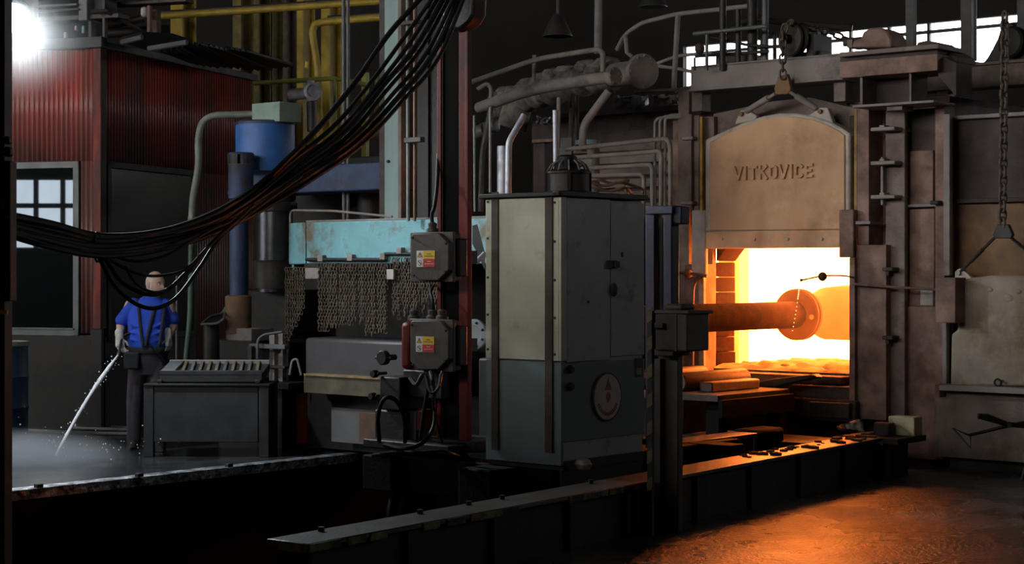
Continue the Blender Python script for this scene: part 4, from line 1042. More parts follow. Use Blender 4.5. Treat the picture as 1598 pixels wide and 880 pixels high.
# boiler-like back plates seen between pipes
t = thing('heat_shield', 'dusty horizontal corrugated heat shield behind the bent pipes', 'panel', at(970, 340, 18.4))
for i in range(6):
    build('slat', MB(G).fbox(890, 222+i*19, 1052, 236+i*19, lyat(970, 18.6), .05), m_dustpipe if i % 2 else m_greyb, t, .012)
build('back_plate', MB(G).fbox(885, 205, 1054, 345, lyat(970, 18.6)+.06, .04), m_furn_dk, t)
build('leg', MB(G).fbox(890, 340, 900, 700, lyat(970, 18.6)+.03, .05), m_furn_dk, t)
build('leg', MB(G).fbox(1040, 340, 1050, 700, lyat(970, 18.6)+.03, .05), m_furn_dk, t)
t = thing('platform_girder', 'wide brown girder plate carrying the platform behind the pipes', 'girder', at(960, 215, 19.5))
ly0 = lyat(960, 19.5)
build('web', MB(G).fbox(830, 178, 1058, 212, ly0, .04), m_furn_dk, t)
build('top_flange', MB(G).fbox(830, 172, 1058, 179, ly0-.06, .16), m_furn, t)
build('bottom_flange', MB(G).fbox(830, 211, 1058, 216, ly0-.06, .16), m_furn, t)
build('column', MB(G).fbox(832, 216, 850, 760, ly0, .15), m_furn_dk, t)
build('column', MB(G).fbox(1036, 216, 1054, 730, ly0, .15), m_furn_dk, t)
# big dusty lagged pipe with bolted end flange
d1_, d2_ = 17.2, 19.6
bp_ = thing('lagged_main', 'big dusty lagged gas main with bolted blind flange', 'pipe', at(1003, 135, d1_))
A = at(1004, 111, d1_); B = at(958, 117, d1_+.55); C_ = at(780, 165, d2_+.6)
ad = (A-B).normalized()
build('end_pipe', MB().cyl(B - ad*.3, A, .115, n=26), m_dustpipe, bp_)
ef = build('blind_flange', MB().lathe(A, ad, [(.12,-.05),(.168,-.045),(.168,.0),(.16,.01)], 32), m_dustpipe, bp_)
u = ad.cross(Vector((0,0,1))).normalized(); w_ = u.cross(ad)
for i in range(12):
    t_ = 2*PI*i/12; q = A + (u*math.cos(t_)+w_*math.sin(t_))*.145
    build('bolt', MB().cyl(q-ad*.06, q+ad*.025, .011, n=6), m_dustpipe, ef)
path = spline([B, at(900,128,18.2), at(840,146,19.0), C_], 10)
lag = MB(); rr = [.15+.03*math.sin(i*1.7)+random.uniform(-.015,.015) for i in range(len(path))]
lag.tube(path, rr, 20)
build('lagging', lag, m_insul, bp_)
for i in range(9):
    p = path[3+i*3]; build('loose_lagging', MB().ball(p+Vector((random.uniform(-.05,.05),-.02,.12)), .16, .1, random.uniform(.04,.09), 9), m_insul, bp_)
build('elbow', MB().tube(spline([path[-6], at(806,172,19.4), at(798,200,19.4)], 6), .16, 18), m_insul, bp_)
# second thinner pipe with flange
A2 = at(959, 119, 16.9)
B2 = at(748, 168, 18.4)
sp_ = thing('flanged_pipe', 'straight dusty pipe with small bolted flange before the lagged main', 'pipe', at(959, 132, 16.9))
path2 = fillet([A2, at(835,137,17.4), B2], .5)
build('pipe', MB().tube(path2, [.058 if i > 0 else .058 for i in range(len(path2))], 18), m_dustpipe, sp_)
ad2 = (A2 - at(835,137,17.4)).normalized(); adf = (ad2*.6 + Vector((.2,-.5,0))).normalized()
ef = build('flange', MB().lathe(A2, adf, [(.06,-.06),(.088,-.05),(.088,.01),(.08,.02)], 26), m_dustpipe, sp_)
u = adf.cross(Vector((0,0,1))).normalized(); w_ = u.cross(adf)
for i in range(6):
    t_ = 2*PI*i/6; q = A2 + (u*math.cos(t_)+w_*math.sin(t_))*.07
    build('bolt', MB().cyl(q, q+adf*.03, .009, n=6), m_dustpipe, ef)
build('support', MB().tube([at(834,86,17.6), at(833,128,17.6)], .02, 10), m_dustpipe, sp_)
pipe('vent_pipe', [(736,128,17.6),(838,92,17.3),(934,77,16.8),(941,83,16.8),(941,112,16.8)], 4.3*16.9/FPX, m_dustpipe, 'dusty bent vent pipe arching over the flanged pipe', fil=.15)
pipe('riser_pipe', [(934,-30,17.6),(933,84,17.6)], 6*17.6/FPX, m_dustpipe, 'straight vertical riser pipe above the lagged main', n=16)
pipe('drop_pipe', [(950,142,17.1),(910,196,17.2),(909,236,17.2)], 6.3*17.2/FPX, m_dustpipe, 'dusty diagonal drop pipe below the small flange', fil=.08, n=14)
solo('pipe_collar', MB().cyl(at(917,219,17.3), at(917,226,17.3), .12, n=20), mat('pale_blue_collar',(.2,.28,.31),.6,0,.2), 'pale blue collar under the diagonal drop pipe', 'collar')
solo('collar_stem', MB().cyl(at(926,226,17.5), at(926,300,17.5), .06, n=18), m_dustpipe, 'grey pipe stem standing under the blue collar', 'pipe')
pipe('silver_pipe', [(818,180,15.6),(794,222,15.5),(793,305,15.5)], 5.2*15.5/FPX, m_silver, 'shiny silver clad pipe bending down behind the cabinet', fil=.05, n=14)
solo('silver_duct', MB().cyl(at(786,228,16.3), at(786,345,16.3), .06, n=18), m_silver, 'short shiny duct right behind the silver pipe', 'duct')
pipe('silver_riser', [(867,172,15.8),(868,268,15.8)], 4.6*15.8/FPX, m_silver, 'slim silver vertical pipe behind the fan motor', n=14)
solo('bright_panel', MB(G).fbox(872, 215, 892, 262, lyat(880,17.6), .03), m_frame, 'bright sheet metal panel behind the slim silver pipe', 'panel')
pipe('grey_downpipe', [(767,165,17.2),(752,240,17.2),(750,330,17.2)], 4.5*17.2/FPX, m_frame, 'grey downpipe between the mast and the silver pipe', fil=.1)
pipe('thin_riser', [(765,168,15.9),(765,300,15.9)], .012, m_dustpipe, 'thin upright pipe beside the grey downpipe')
pipe('thin_riser', [(740,180,16.2),(741,330,16.2)], .011, m_pipe_gn, 'thin greenish upright pipe right behind the mast')
pipe('thin_riser', [(872,152,17.0),(871,232,17.0)], .02, m_dustpipe, 'upright dusty pipe under the flanged pipe')
pipe('thin_riser', [(891,148,18.0),(891,235,18.0)], .022, m_furn_dk, 'brown upright pipe between the slim silver pipe and the drop pipe')
pipe('thin_riser', [(900,150,18.2),(900,235,18.2)], .022, m_furn_dk, 'brown upright pipe close behind the diagonal drop pipe')
pipe('hook_pipe', [(745,140,18.4),(760,130,18.4),(767,137,18.4),(766,162,18.4)], .024, m_dustpipe, 'hook-shaped dusty pipe beside the mast', fil=.1)
for i in range(3):
    q = at(750+i*9, 205-i*4, 18.0)
    solo('coupling', MB().lathe(q, (.8,-.5,.2), [(.05,-.06),(.07,-.05),(.07,.05),(.05,.06)], 16), m_frame, ['pipe coupling nearest the mast behind the cables','middle pipe coupling behind the mast','outer pipe coupling beside the grey downpipe'][i], 'coupling')
# torn foil lagging
for i, (x, y, s) in enumerate(((985,160,1.0), (850,188,.5), (1040,158,.8))):
    m = MB(); v0 = []
    nx, ny = 10, 5
    for b in range(ny+1):
        for a in range(nx+1):
            v0.append(at(x-26*s+52*s*a/nx, y-11*s+22*s*b/ny+random.uniform(-2,2), 19.2+random.uniform(-.06,.06)))
    m.add(v0, [(b*(nx+1)+a, b*(nx+1)+a+1, (b+1)*(nx+1)+a+1, (b+1)*(nx+1)+a) for b in range(ny) for a in range(nx)])
    o = solo('foil_lagging', m, m_silver if i < 2 else m_guard, ['crumpled silver foil lagging below the blind flange','small crumpled foil below the lagged main','dusty crumpled foil beside the buckstay'][i], 'lagging')
    o.modifiers.new('s','SOLIDIFY').thickness = .01
# railings by the furnace platform
rl = thing('platform_railing', 'brown pipe railing with bent ends on the platform beside the furnace', 'railing', at(1052, 145, 18.6))
build('top_rail', MB().tube(pix((963,77,19.4),(975,54,19.2),(1001,36,19.0),(1056,22,18.6),(1110,16,18.3),(1172,9,18.0)), .024, 10, .1), m_dustpipe, rl)
build('mid_rail', MB().tube(pix((1018,102,18.9),(1058,87,18.6),(1112,82,18.3)), .018, 10, .1), m_dustpipe, rl)
build('lower_rail', MB().tube(pix((1018,102,18.9),(1058,107,18.6),(1080,112,18.4)), .018, 10, .1), m_dustpipe, rl)
build('post', MB().tube(pix((1058,22,18.6),(1051,145,18.6)), .028, 10), m_dustpipe, rl)
build('post', MB().tube(pix((976,55,19.2),(978,82,19.2),(986,88,19.2)), .022, 10), m_dustpipe, rl)
build('toe_plate', MB().tube(pix((990,144,18.9),(1060,140,18.5),(1080,136,18.4)), .02, 8), m_dustpipe, rl)
rl = thing('top_railing', 'grey pipe railing on the beam before the window strip', 'railing', at(1140, 108, 17.3))
build('top_rail', MB().tube(pix((1082,53,17.4),(1195,41,17.0)), .02, 10), m_frame, rl)
build('mid_rail', MB().tube(pix((1085,88,17.5),(1200,80,17.1)), .016, 8), m_steel_dk, rl)
build('brace', MB().tube(pix((1100,55,17.45),(1165,70,17.2),(1240,75,17.0)), .014, 8), m_steel_dk, rl)
for x, y0, w_ in ((1084,90,.012), (1103,54,.016), (1128,-20,.034), (1152,15,.03), (1174,-20,.052), (1194,-20,.034), (1209,50,.02)):
    build('post', MB().tube(pix((x,y0,17.25),(x,110,17.25)), w_, 10), m_frame if x in (1103,1194) else m_steel_dk, rl)
build('clutter_valve', MB().ball(at(1092,76,17.4), .05, .05, .06, 10), m_furn_dk, rl)
t = thing('gantry_motor', 'dark gearbox with sloping guard between the railing posts', 'gearbox', at(1160, 108, 17.6))
build('case', MB(G).fbox(1115, 84, 1165, 108, lyat(1140,17.8), .3), m_steel_dk, t, .03)
build('guard', MB().tube(pix((1120,62,17.7),(1150,40,17.7),(1178,28,17.7),(1212,34,17.7),(1330,44,17.5)), .03, 8, .1), m_steel_dk, t)
build('cover', MB(G).fbox(1262, 40, 1275, 98, lyat(1268,17.6), .2), m_steel_dk, t, .01)
# hanging lamp shades
for i, (x, y0, y1, r) in enumerate(((870, 22, 57, 23), (1019, -18, 11, 22))):
    d = 21.0; k = d/FPX
    hl_ = thing('pendant_lamp', ['unlit conical pendant lamp hanging above the lagged main','unlit pendant lamp above the platform railing'][i], 'lamp', at(x, y1, d), group='pendant lamps')
    b = at(x, y1, d)
    build('shade', MB().lathe(b, (0,0,1), [(r*k,0),(r*k*1.02,.01),(r*k*.62,(y1-y0)*k*.6),(r*k*.3,(y1-y0)*k*.95),(.03,(y1-y0)*k)], 24), m_steel_dk, hl_)
    build('stem', MB().cyl(b+Vector((0,0,(y1-y0)*k)), Vector((b.x,b.y,9.0)), .015, n=8), m_steel_dk, hl_)

# ================================================================== PRESS
HD = 11.8
pr = thing('hydraulic_press', 'big hydraulic forging press with bright blue cylinder and grimy columns', 'press', at(415, 700, 18.6))
dP = 18.5; k = dP/FPX
c = lambda px, py, d=dP: at(px, py, d)
build('main_cylinder', MB().lathe(c(414,268), (0,0,1), [(46*k,0),(46*k,.0),(46*k,73*k),(45*k,77*k),(42*k,78*k)], 40), m_blue, pr)
build('cylinder_rim', MB().lathe(c(414,196), (0,0,1), [(46.5*k,0),(46.5*k,4*k),(44*k,6*k)], 40), m_blue_dk, pr)
hb = build('head_block', MB(G).fbox(393, 160, 436, 191, lyat(414,dP)-.12, .3), m_green_lt, pr, .008)
cyl_m = MB().lathe(c(376,310,18.05), (0,0,1), [(19*k,0),(19*k,50*k),(20*k,52*k),(20*k,68*k),(18*k,70*k)], 28)
build('column_boss', cyl_m, m_blue_dk, pr)
build('boss_cap', MB().lathe(c(376,257,18.05), (0,0,1), [(20*k,0),(20*k,15*k),(18*k,17*k)], 28), m_dustpipe, pr)
build('boss_ring', MB().lathe(c(376,303,18.05), (0,0,1), [(20*k,0),(20*k,4*k)], 28), m_blue_dk, pr)
lyP = lyat(414, dP)
build('crosshead', MB(G).fbox(376, 258, 606, 300, lyP-.05, .5), m_blue_dk, pr, .015)
build('column', MB().cyl(c(373,530,18.05), c(373,312,18.05), 14*k, n=24), m_blue_dk, pr)
build('column_collar', MB().lathe(c(372,520,18.05), (0,0,1), [(20*k,0),(20*k,56*k),(17*k,58*k)], 24), m_rust, pr)
build('column_foot', MB(G).fbox(352, 512, 392, 532, lyat(372,17.9), .3), m_dustpipe, pr, .01)
build('ram', MB().cyl(c(428,455), c(428,312), 29*k, n=32), mat('polished_ram',(.12,.12,.13),.28,.8,.2,5,None), pr)
build('ram_flange', MB().lathe(c(428,330), (0,0,1), [(36*k,0),(36*k,14*k),(34*k,15*k),(34*k,30*k)], 32), m_steel_dk, pr)
build('ram_flange', MB().lathe(c(428,450), (0,0,1), [(33*k,0),(33*k,40*k),(30*k,44*k)], 32), m_steel_dk, pr)
build('lower_head', MB(G).fbox(362, 452, 448, 520, lyP+.1, .5), m_black, pr, .02)
build('pedestal', MB(G).fbox(340, 530, 450, 700, lyP-.25, .9), m_black, pr, .02)
build('dark_backing', MB(G).fbox(436, 300, 606, 700, lyP+.75, .1), m_black, pr)  # black sheet added so the gap behind the press stays dark
build('second_column', MB().cyl(at(580,712,18.2), at(580,292,18.2), 22*k, n=20), m_black, pr)
# hood with chain curtain
hd = thing('turquoise_hood', 'chipped turquoise steel hood with rods of hanging chains', 'hood', G @ onf(600, 400, HD), G)
hx0, hx1 = onf(472, HOR, HD).x, onf(800, HOR, HD).x
hz0, hz1 = onf(600, 412, HD).z, onf(600, 344, HD).z
hxl = onf(446, HOR, HD+.12).x
prof = [(hx1, HD), (hx0+.05, HD)]
for i in range(7):
    t_ = PI/2*i/6; prof.append((hxl + (hx0+.05-hxl)*(1-math.sin(t_)), HD + .22*(1-math.cos(t_))))
prof += [(hxl, HD+1.0), (hx1, HD+1.0)]
m = MB(G); n = len(prof); m.add([(x,y,z) for z in (hz0,hz1) for x, y in prof], [tuple(range(n-1,-1,-1)), tuple(range(n,2*n))] + [(i,(i+1)%n,(i+1)%n+n,i+n) for i in range(n)])
build('shell', m, m_turq, hd, .012)
build('dust_top', MB(G).box((hx0,HD+.04,hz1), (hx1,HD+.9,hz1+.02)), m_dustpipe, hd, .008)
build('end_skirt', MB(G).box((hxl,HD+.2,hz0-.1), (hxl+.03,HD+.9,hz0)), m_turq, hd)
build('back_board', MB(G).box((hxl,HD+.8,.55), (hx1,HD+.84,hz0)), m_black, hd)
r1 = build('chain_rod', MB().tube([G @ onf(478,405,HD-.03), G @ onf(602,405,HD-.03)], .017, 10), m_black, hd)
r2 = build('chain_rod', MB().tube([G @ onf(600,396,HD-.03), G @ onf(760,396,HD-.03)], .015, 10), m_black, hd)
for p, q, r in ((499,403,r1),(545,402,r1),(596,400,r1),(622,391,r2),(700,391,r2)):
    build('rod_bracket', MB(G).fbox(p-4, q-5, p+4, q+5, HD-.05, .06), m_dustpipe, r, .004)
build('clip_plate', MB(G).fbox(476, 418, 497, 435, HD-.02, .03), m_dustpipe, hd, .004)
build('clip_plate', MB(G).fbox(603, 420, 614, 436, HD-.05, .03), m_guard, hd, .004)
build('lower_edge', MB(G).fbox(475, 411, 610, 418, HD-.01, .04), m_black, hd)
hr = build('grab_rail', MB().tube([G @ onf(453,348,HD+.05), G @ onf(453,328,HD+.05), G @ onf(520,329,HD+.1), G @ onf(612,338,HD+.2)], .011, 8, .06), m_dustpipe, hd)
def strand(x, y0, y1, ly, s=1.0, tw=0.0):
    L, Wd, r = .062*s, .042*s, .0085*s
    m = MB(); pitch = L-2*r; a = onf(x, y0, ly); b = onf(x, y1, ly); nn = max(2, int((a.z-b.z)/pitch))
    for i in range(nn):
        M_ = G @ Matrix.Translation((a.x+random.uniform(-.004,.004), ly+random.uniform(-.006,.006), a.z-(i+.5)*pitch)) @ Matrix.Rotation(PI/2*(i%2)+tw, 4, 'Z')
        pts = []
        h = (L-Wd)/2
        for j in range(8):
            t_ = 2*PI*(j+.5)/8; z = math.sin(t_)*Wd/2; pts.append((math.cos(t_)*Wd/2, 0, z + (h if z > 0 else -h)))
        m.tube(pts, r, 5, closed=True, M=M_)
    build('chain_strand', m, m_chain_bt, hd)
x = 499.0
while x < 603:
    if x < 512: y1 = 520
    elif x < 540: y1 = 512 + random.uniform(-5,5)
    elif x < 572: y1 = 504 + random.uniform(-5,5)
    else: y1 = 524 + random.uniform(-4,3)
    if not (586 < x < 589): strand(x, 412, y1, HD-.03+.02*(int(x)%2), .74, random.uniform(.5,1.1))
    x += 4.3
x = 615.0
while x < 640:
    strand(x, 404, 470 + random.uniform(-3,40), HD-.02+.02*(int(x)%2), .72, random.uniform(.5,1.1)); x += 4.3
for x in (641,645,649,654,658,662,667,671,676,680,684):
    strand(x, 404, 470+random.uniform(-10,30), HD-.02, .72, random.uniform(.5,1.1))
for i in range(8):
    xx = 447 + i*3.8
    strand(xx, 418, 545 - i*9, HD+.12-.015*i, .66, .4)
# die block below
solo('die_block', MB(G).fbox(475, 530, 660, 592, HD-.12, .6), mat('smooth_grey_steel',(.055,.052,.056),.5,.3,.15,4,None), 'smooth dark grey die block under the chain curtain', 'die block', bev=.035)
t = thing('die_bed', 'olive-brown ledge and black bed under the die block', 'press bed', G @ onf(560, 700, HD-.3), G)
build('ledge', MB(G).fbox(474, 587, 632, 590, HD-.24, .7), mat('worn_ledge',(.2,.14,.06),.7,0,.4,9), t)
build('ledge_face', MB(G).fbox(474, 590, 632, 618, HD-.22, .7), mat('olive_steel',(.07,.06,.036),.6,.1,.35,7,(.12,.06,.03),.4), t, .006)
build('bed', MB(G).fbox(480, 618, 660, 705, HD+.1, .6), m_black, t)
solo('pale_panel', MB(G).fbox(517, 638, 586, 692, HD-.1, .03), mat('pale_grey_panel',(.09,.088,.093),.6,0,.12,5,(.07,.06,.06),.3), 'pale grey sheet panel standing below the die bed', 'panel', bev=.003)
solo('rusty_plate', MB(G).fbox(560, 645, 622, 692, HD-.5, .03), mat('dull_rust',(.09,.045,.025),.8,0,.3), 'dull rusty plate leaning beside the pale panel', 'panel', bev=.003)
# levers and brackets left of the curtain
t = thing('bracket_rack', 'grey steel bracket rack with bent bars beside the press column', 'rack', at(415, 600, 17.6))
build('bar', MB().tube(pix((402,560,17.5),(402,530,17.5),(412,522,17.5),(440,518,17.5)), .014, 8, .06), m_frame, t)
build('bar', MB(G).fbox(388, 537, 444, 544, lyat(415,17.5), .05), m_frame, t, .004)
build('bar', MB(G).fbox(390, 570, 444, 574, lyat(415,17.6), .05), m_steel_dk, t, .004)
build('bar', MB(G).fbox(386, 540, 392, 600, lyat(390,17.5), .05), m_steel_dk, t, .004)
build('post', MB(G).fbox(420, 520, 428, 600, lyat(425,17.6), .06), m_dustpipe, t, .004)
build('post', MB(G).fbox(432, 520, 441, 600, lyat(437,17.6), .06), m_dustpipe, t, .004)
build('shelf', MB(G).fbox(384, 596, 450, 606, lyat(415,17.5), .3), m_black, t, .004)
build('stand', MB(G).fbox(400, 606, 440, 712, lyat(415,17.6), .2), m_black, t, .004)
solo('bent_loop', MB().tube(pix((452,585,17.2),(456,562,17.2),(464,560,17.2),(470,585,17.2)), .012, 8, .05), m_dustpipe, 'small dusty loop handle beside the die block', 'handle')
solo('hydraulic_cylinder', MB().lathe(at(330,575,18.0), (0,0,1), [(.08,0),(.08,.42),(.07,.44)], 20), m_steel_dk, 'short dark cylinder standing behind the slotted bin', 'cylinder')
t = thing('scoop_tray', 'dark bent steel tray on top of the short cylinder', 'tray', at(332,508,18.0))
mm = MB(); mm.tube(pix((314,506,18.0),(330,492,18.1),(346,490,18.2),(352,480,18.2)), .012, 8, .05).tube(pix((314,506,17.9),(340,505,17.8),(350,497,17.8),(352,480,18.2)), .014, 8, .05)
build('rim', mm, m_frame, t)
build('pan', MB().add([at(314,507,18.0), at(340,507,17.8), at(351,497,17.9), at(346,492,18.2), at(330,494,18.1)], [(0,1,2,3,4)]), m_black, t)
# grey-green pipe by the cabin
pg = thing('green_grey_pipe', 'grey-green pipe arching from the press head down along the cabin', 'pipe', at(297, 640, 18.9))
build('upper_run', MB().tube(pix((396,178,18.7),(332,180,18.7),(315,190,18.7),(309,215,18.7),(310,262,18.7),(301,305,18.7),(299,345,18.7)), .036, 14, .12), m_pipe_gn, pg)
build('lower_run', MB().tube(pix((299,345,18.7),(298,420,18.7),(297,500,18.7),(290,560,18.7),(289,652,18.7)), .03, 14, .2), mat('green_pipe',(.1,.17,.13),.6,0,.25,7,(.07,.07,.065),.4), pg)
build('coupling', MB().cyl(at(299.5,338,18.7), at(299,352,18.7), .042, n=16), m_pipe_gn, pg)
solo('guide_rod', MB().tube(pix((276,430,19.4),(275,645,19.4)), .012, 8), m_frame, 'thin vertical rod behind the worker', 'rod')

# ================================================================== CONTROL CABIN
CY = lyat(157, 19.5, C); CX = lxat(157, 19.5, C)
CY2 = ons(395, HOR, CX, C).y; CL = onf(-160, HOR, CY, C).x
ZT, ZW = 4.17, 2.93
cabn = thing('control_cabin', 'red corrugated control cabin with large dark windows and flat roof', 'cabin', C @ Vector((CX, CY, 0)), C)
def csheet(plane, a0, a1, z0, z1, mtl, pitch=.062, amp=.012, off=.0):
    m = MB(C); nn = int((a1-a0)/pitch*6); vs = []
    for z in (z0, z1):
        for i in range(nn+1):
            a = a0 + (a1-a0)*i/nn; w_ = amp*math.sin(2*PI*a/pitch)
            vs.append((a, CY+w_-off, z) if plane == 'f' else (CX+w_+off, a, z))
    m.add(vs, [(i, i+1, i+nn+2, i+nn+1) for i in range(nn)])
    o = build('wall_sheet', m, mtl, cabn); s = o.modifiers.new('s', 'SOLIDIFY'); s.thickness = .003; return o
fx = lambda p: onf(p, HOR, CY, C).x
sy = lambda p: ons(p, HOR, CX, C).y
edges = [fx(-160), fx(-60), fx(50), fx(148)]
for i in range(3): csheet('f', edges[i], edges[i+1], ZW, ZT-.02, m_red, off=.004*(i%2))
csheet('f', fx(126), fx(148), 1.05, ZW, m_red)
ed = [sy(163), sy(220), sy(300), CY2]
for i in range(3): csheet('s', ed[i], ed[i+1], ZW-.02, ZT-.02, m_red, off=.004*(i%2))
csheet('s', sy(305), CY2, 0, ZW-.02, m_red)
build('corner_trim', MB(C).box((fx(147),CY-.03,1.1), (CX+.02,CY+.02,ZT-.01)), m_red_trim, cabn, .006)
build('corner_trim', MB(C).box((CX-.02,CY+.0,1.1), (CX+.025,sy(163),ZT-.01)), m_panel_dk, cabn)
build('lower_trim', MB(C).box((fx(143),CY-.03,0), (CX+.03,CY+.02,1.1)), m_panel_dk, cabn, .006)
build('lower_panel', MB(C).box((CL,CY-.02,0), (fx(143),CY+.02,1.03)), m_panel_dk, cabn)
build('lower_panel', MB(C).box((CX-.02,sy(163),0), (CX+.01,sy(305),1.0)), m_panel_dk, cabn)
build('inner_core', MB(C).box((CL,CY+.07,0), (CX-.07,CY2-.02,ZT-.03)), m_panel_dk, cabn)
def cwin(pl, a0, a1, z0, z1, wd, mtl, fm, off):
    bars = [((a0,z0),(a1,z0+wd)), ((a0,z1-wd),(a1,z1)), ((a0,z0),(a0+wd,z1)), ((a1-wd,z0),(a1,z1))]
    m = MB(C); g = MB(C)
    for (p, q), (r, s) in bars:
        if pl == 'f': m.box((p,CY-off,q), (r,CY+.04,s))
        else: m.box((CX-.04,p,q), (CX+off,r,s))
    if pl == 'f': g.box((a0+wd*.5,CY+.0,z0+wd*.5), (a1-wd*.5,CY+.012,z1-wd*.5))
    else: g.box((CX-.012,a0+wd*.5,z0+wd*.5), (CX,a1-wd*.5,z1-wd*.5))
    wo = build('window', m, fm, cabn, .006); build('pane', g, mtl, wo)
cwin('f', fx(-150), fx(125), 1.02, ZW, .075, m_glass, m_frame, .03)
cwin('s', sy(166), sy(304), .95, ZW-.0, .07, m_glass_d, m_panel_dk, .03)
build('window_sill', MB(C).box((fx(-150),CY-.05,1.09), (fx(118),CY+.0,1.105)), m_frame, cabn)
build('roof_fascia', MB(C).box((CL,CY-.08,ZT-.02), (CX+.06,CY+.04,ZT+.1)), m_fascia, cabn, .01)
build('roof_fascia', MB(C).box((CX-.04,CY-.04,ZT-.02), (CX+.06,CY2+.02,ZT+.06)), m_fascia, cabn, .01)
build('roof_deck', MB(C).box((CL,CY,ZT), (CX,CY2,ZT+.05)), m_fascia, cabn)
# loose canopy sheets on the roof
cs = [(at(250,78,19.2), at(300,98,21.0)), (at(286,71,19.1), at(342,104,21.2)), (at(318,69,19.05), at(385,108,21.4)), (at(350,76,19.6), at(425,107,21.5)), (at(384,81,20.0), at(458,103,21.4))]
cp = thing('canopy', 'black overhanging canopy of loose corrugated sheets on the cabin roof', 'canopy', at(300, 80, 19.5))
for i in range(4):
    (a, b), (c_, d_) = cs[i], cs[i+1]
    nn = 18; vs = []
    for j in range(nn+1):
        u = j/nn*1.06-.03; w_ = Vector((0,0,.02*math.sin(u*PI*8)+.015*(i%2)))
        vs += [a.lerp(c_, u)+w_, b.lerp(d_, u)+w_]
    m = MB(); m.add(vs, [(2*j,2*j+2,2*j+3,2*j+1) for j in range(nn)])
    o = build('sheet', m, m_black, cp); o.modifiers.new('s','SOLIDIFY').thickness = .01
build('roof_batten', MB().tube([at(232,76,19.2), at(292,66,19.0)], .03, 8), m_fascia, cp)
build('roof_batten', MB().tube([at(190,66,19.3), at(222,58,19.2)], .03, 8), m_fascia, cp)
build('dark_opening', MB().add([at(190,66,19.5), at(222,58,19.4), at(268,60,20.2), at(300,70,20.8), at(235,80,19.6)] + [p+Vector((0,0,.06)) for p in (at(190,66,19.5), at(222,58,19.4), at(268,60,20.2), at(300,70,20.8), at(235,80,19.6))],
      [(0,1,2,3,4),(9,8,7,6,5)] + [(i,i+5,(i+1)%5+5,(i+1)%5) for i in range(5)]), m_pit, cp)  # black slab stands in for a dark opening on the roof
# gear on the cabin roof
t = thing('roof_gantry', 'dark steel gantry with rails and boxes above the cabin roof', 'gantry', at(130, 62, 21.0))
lg = lyat(120, 21.0, C)
def cb_(name, x0, y0, x1, y1, ly, dep, mtl, bev=.01): return build(name, MB(C).fbox(x0, y0, x1, y1, ly, dep), mtl, t, bev)
cb_('beam', -20, 25, 185, 33, lg, .25, m_steel_dk)
cb_('beam', 60, 6, 120, 10, lg-.1, .1, m_frame); cb_('beam', 55, 14, 122, 17, lg-.1, .1, m_frame)
cb_('box', 122, -40, 136, 32, lg-.05, .3, m_frame); cb_('box', 136, -40, 162, 22, lg+.1, .3, mat('slate_box',(.06,.065,.08),.7,0,.2))
cb_('box', -20, -40, 60, 24, lg+.3, .3, m_fascia)
cb_('post', 137, 32, 143, 62, lg, .1, m_steel_dk); cb_('post', 159, -40, 164, 64, lg, .06, m_steel_dk); cb_('post', 20, 33, 26, 62, lg, .1, m_steel_dk)
cb_('bottle', 46, 12, 53, 27, lg-.2, .1, m_guard); cb_('pipe_stub', 46, 46, 53, 64, lg-.6, .1, m_guard); cb_('pipe_stub', 99, 50, 103, 62, lg-.6, .05, m_guard)
cb_('pipe_stub', 127, 40, 131, 52, lg+.2, .05, m_turq); cb_('pipe_stub', 116, 40, 119, 47, lg+.2, .04, m_white)
build('brace', MB().tube(pix((142,18,20.8),(165,17,20.8),(220,48,21.2)), .025, 8), m_steel_dk, t)
cb_('rear_beam', 165, 0, 290, 6, lg+.5, .2, m_steel_dk); cb_('post', 229, 8, 234, 56, lg+.2, .06, mat('brown_post',(.14,.08,.06),.7)); cb_('post', 236, 14, 245, 56, lg+.5, .1, mat('brown_post2',(.09,.05,.04),.7))
cb_('valve', 218, 10, 227, 26, lg+.3, .12, m_guard, .03); cb_('drum', 172, 14, 182, 34, lg+.4, .2, m_fascia, .03)
build('pipe_bundle', MB().tube(pix((170,40,21.6),(200,34,21.6),(225,28,21.6)), .05, 10, .1), m_steel_dk, t)
build('pipe_bundle', MB().tube(pix((165,52,21.4),(205,50,21.4),(262,46,21.6)), .06, 10, .1), m_black, t)

# flood lamp
lampd = 15.8
fl2 = thing('flood_lamp', 'blazing white flood lamp beside the cabin roof', 'lamp', at(16, 60, lampd))
lc = at(17, 25, lampd); ldir = ((Vector((0,0,EYE)) - lc).normalized() + Vector((.1,0,-.75))).normalized()
build('housing', MB().lathe(lc, -ldir, [(.17,-.02),(.185,0),(.17,.08),(.1,.17),(.05,.2)], 28), m_frame, fl2)
build('lens', MB().lathe(lc, ldir, [(.16,0),(.15,.02),(.08,.035),(.01,.04)], 28), m_lamp, fl2)
build('bracket', MB().tube([lc-ldir*.1, lc-ldir*.4+Vector((-.1,0,-.05)), at(-60,30,lampd+.5)], .025, 8), m_steel_dk, fl2)
ld = bpy.data.lights.new('flood_lamp_light', 'SPOT'); ld.energy = LAMP_W; ld.color = (.85,.94,1); ld.shadow_soft_size = .12; ld.spot_size = math.radians(165); ld.spot_blend = .6
lo = bpy.data.objects.new('flood_lamp_light', ld); COL.objects.link(lo); lo.parent = fl2
lo.matrix_basis = root_matrix(fl2).inverted() @ (Matrix.Translation(lc+ldir*.06) @ ldir.to_track_quat('-Z','Y').to_matrix().to_4x4())

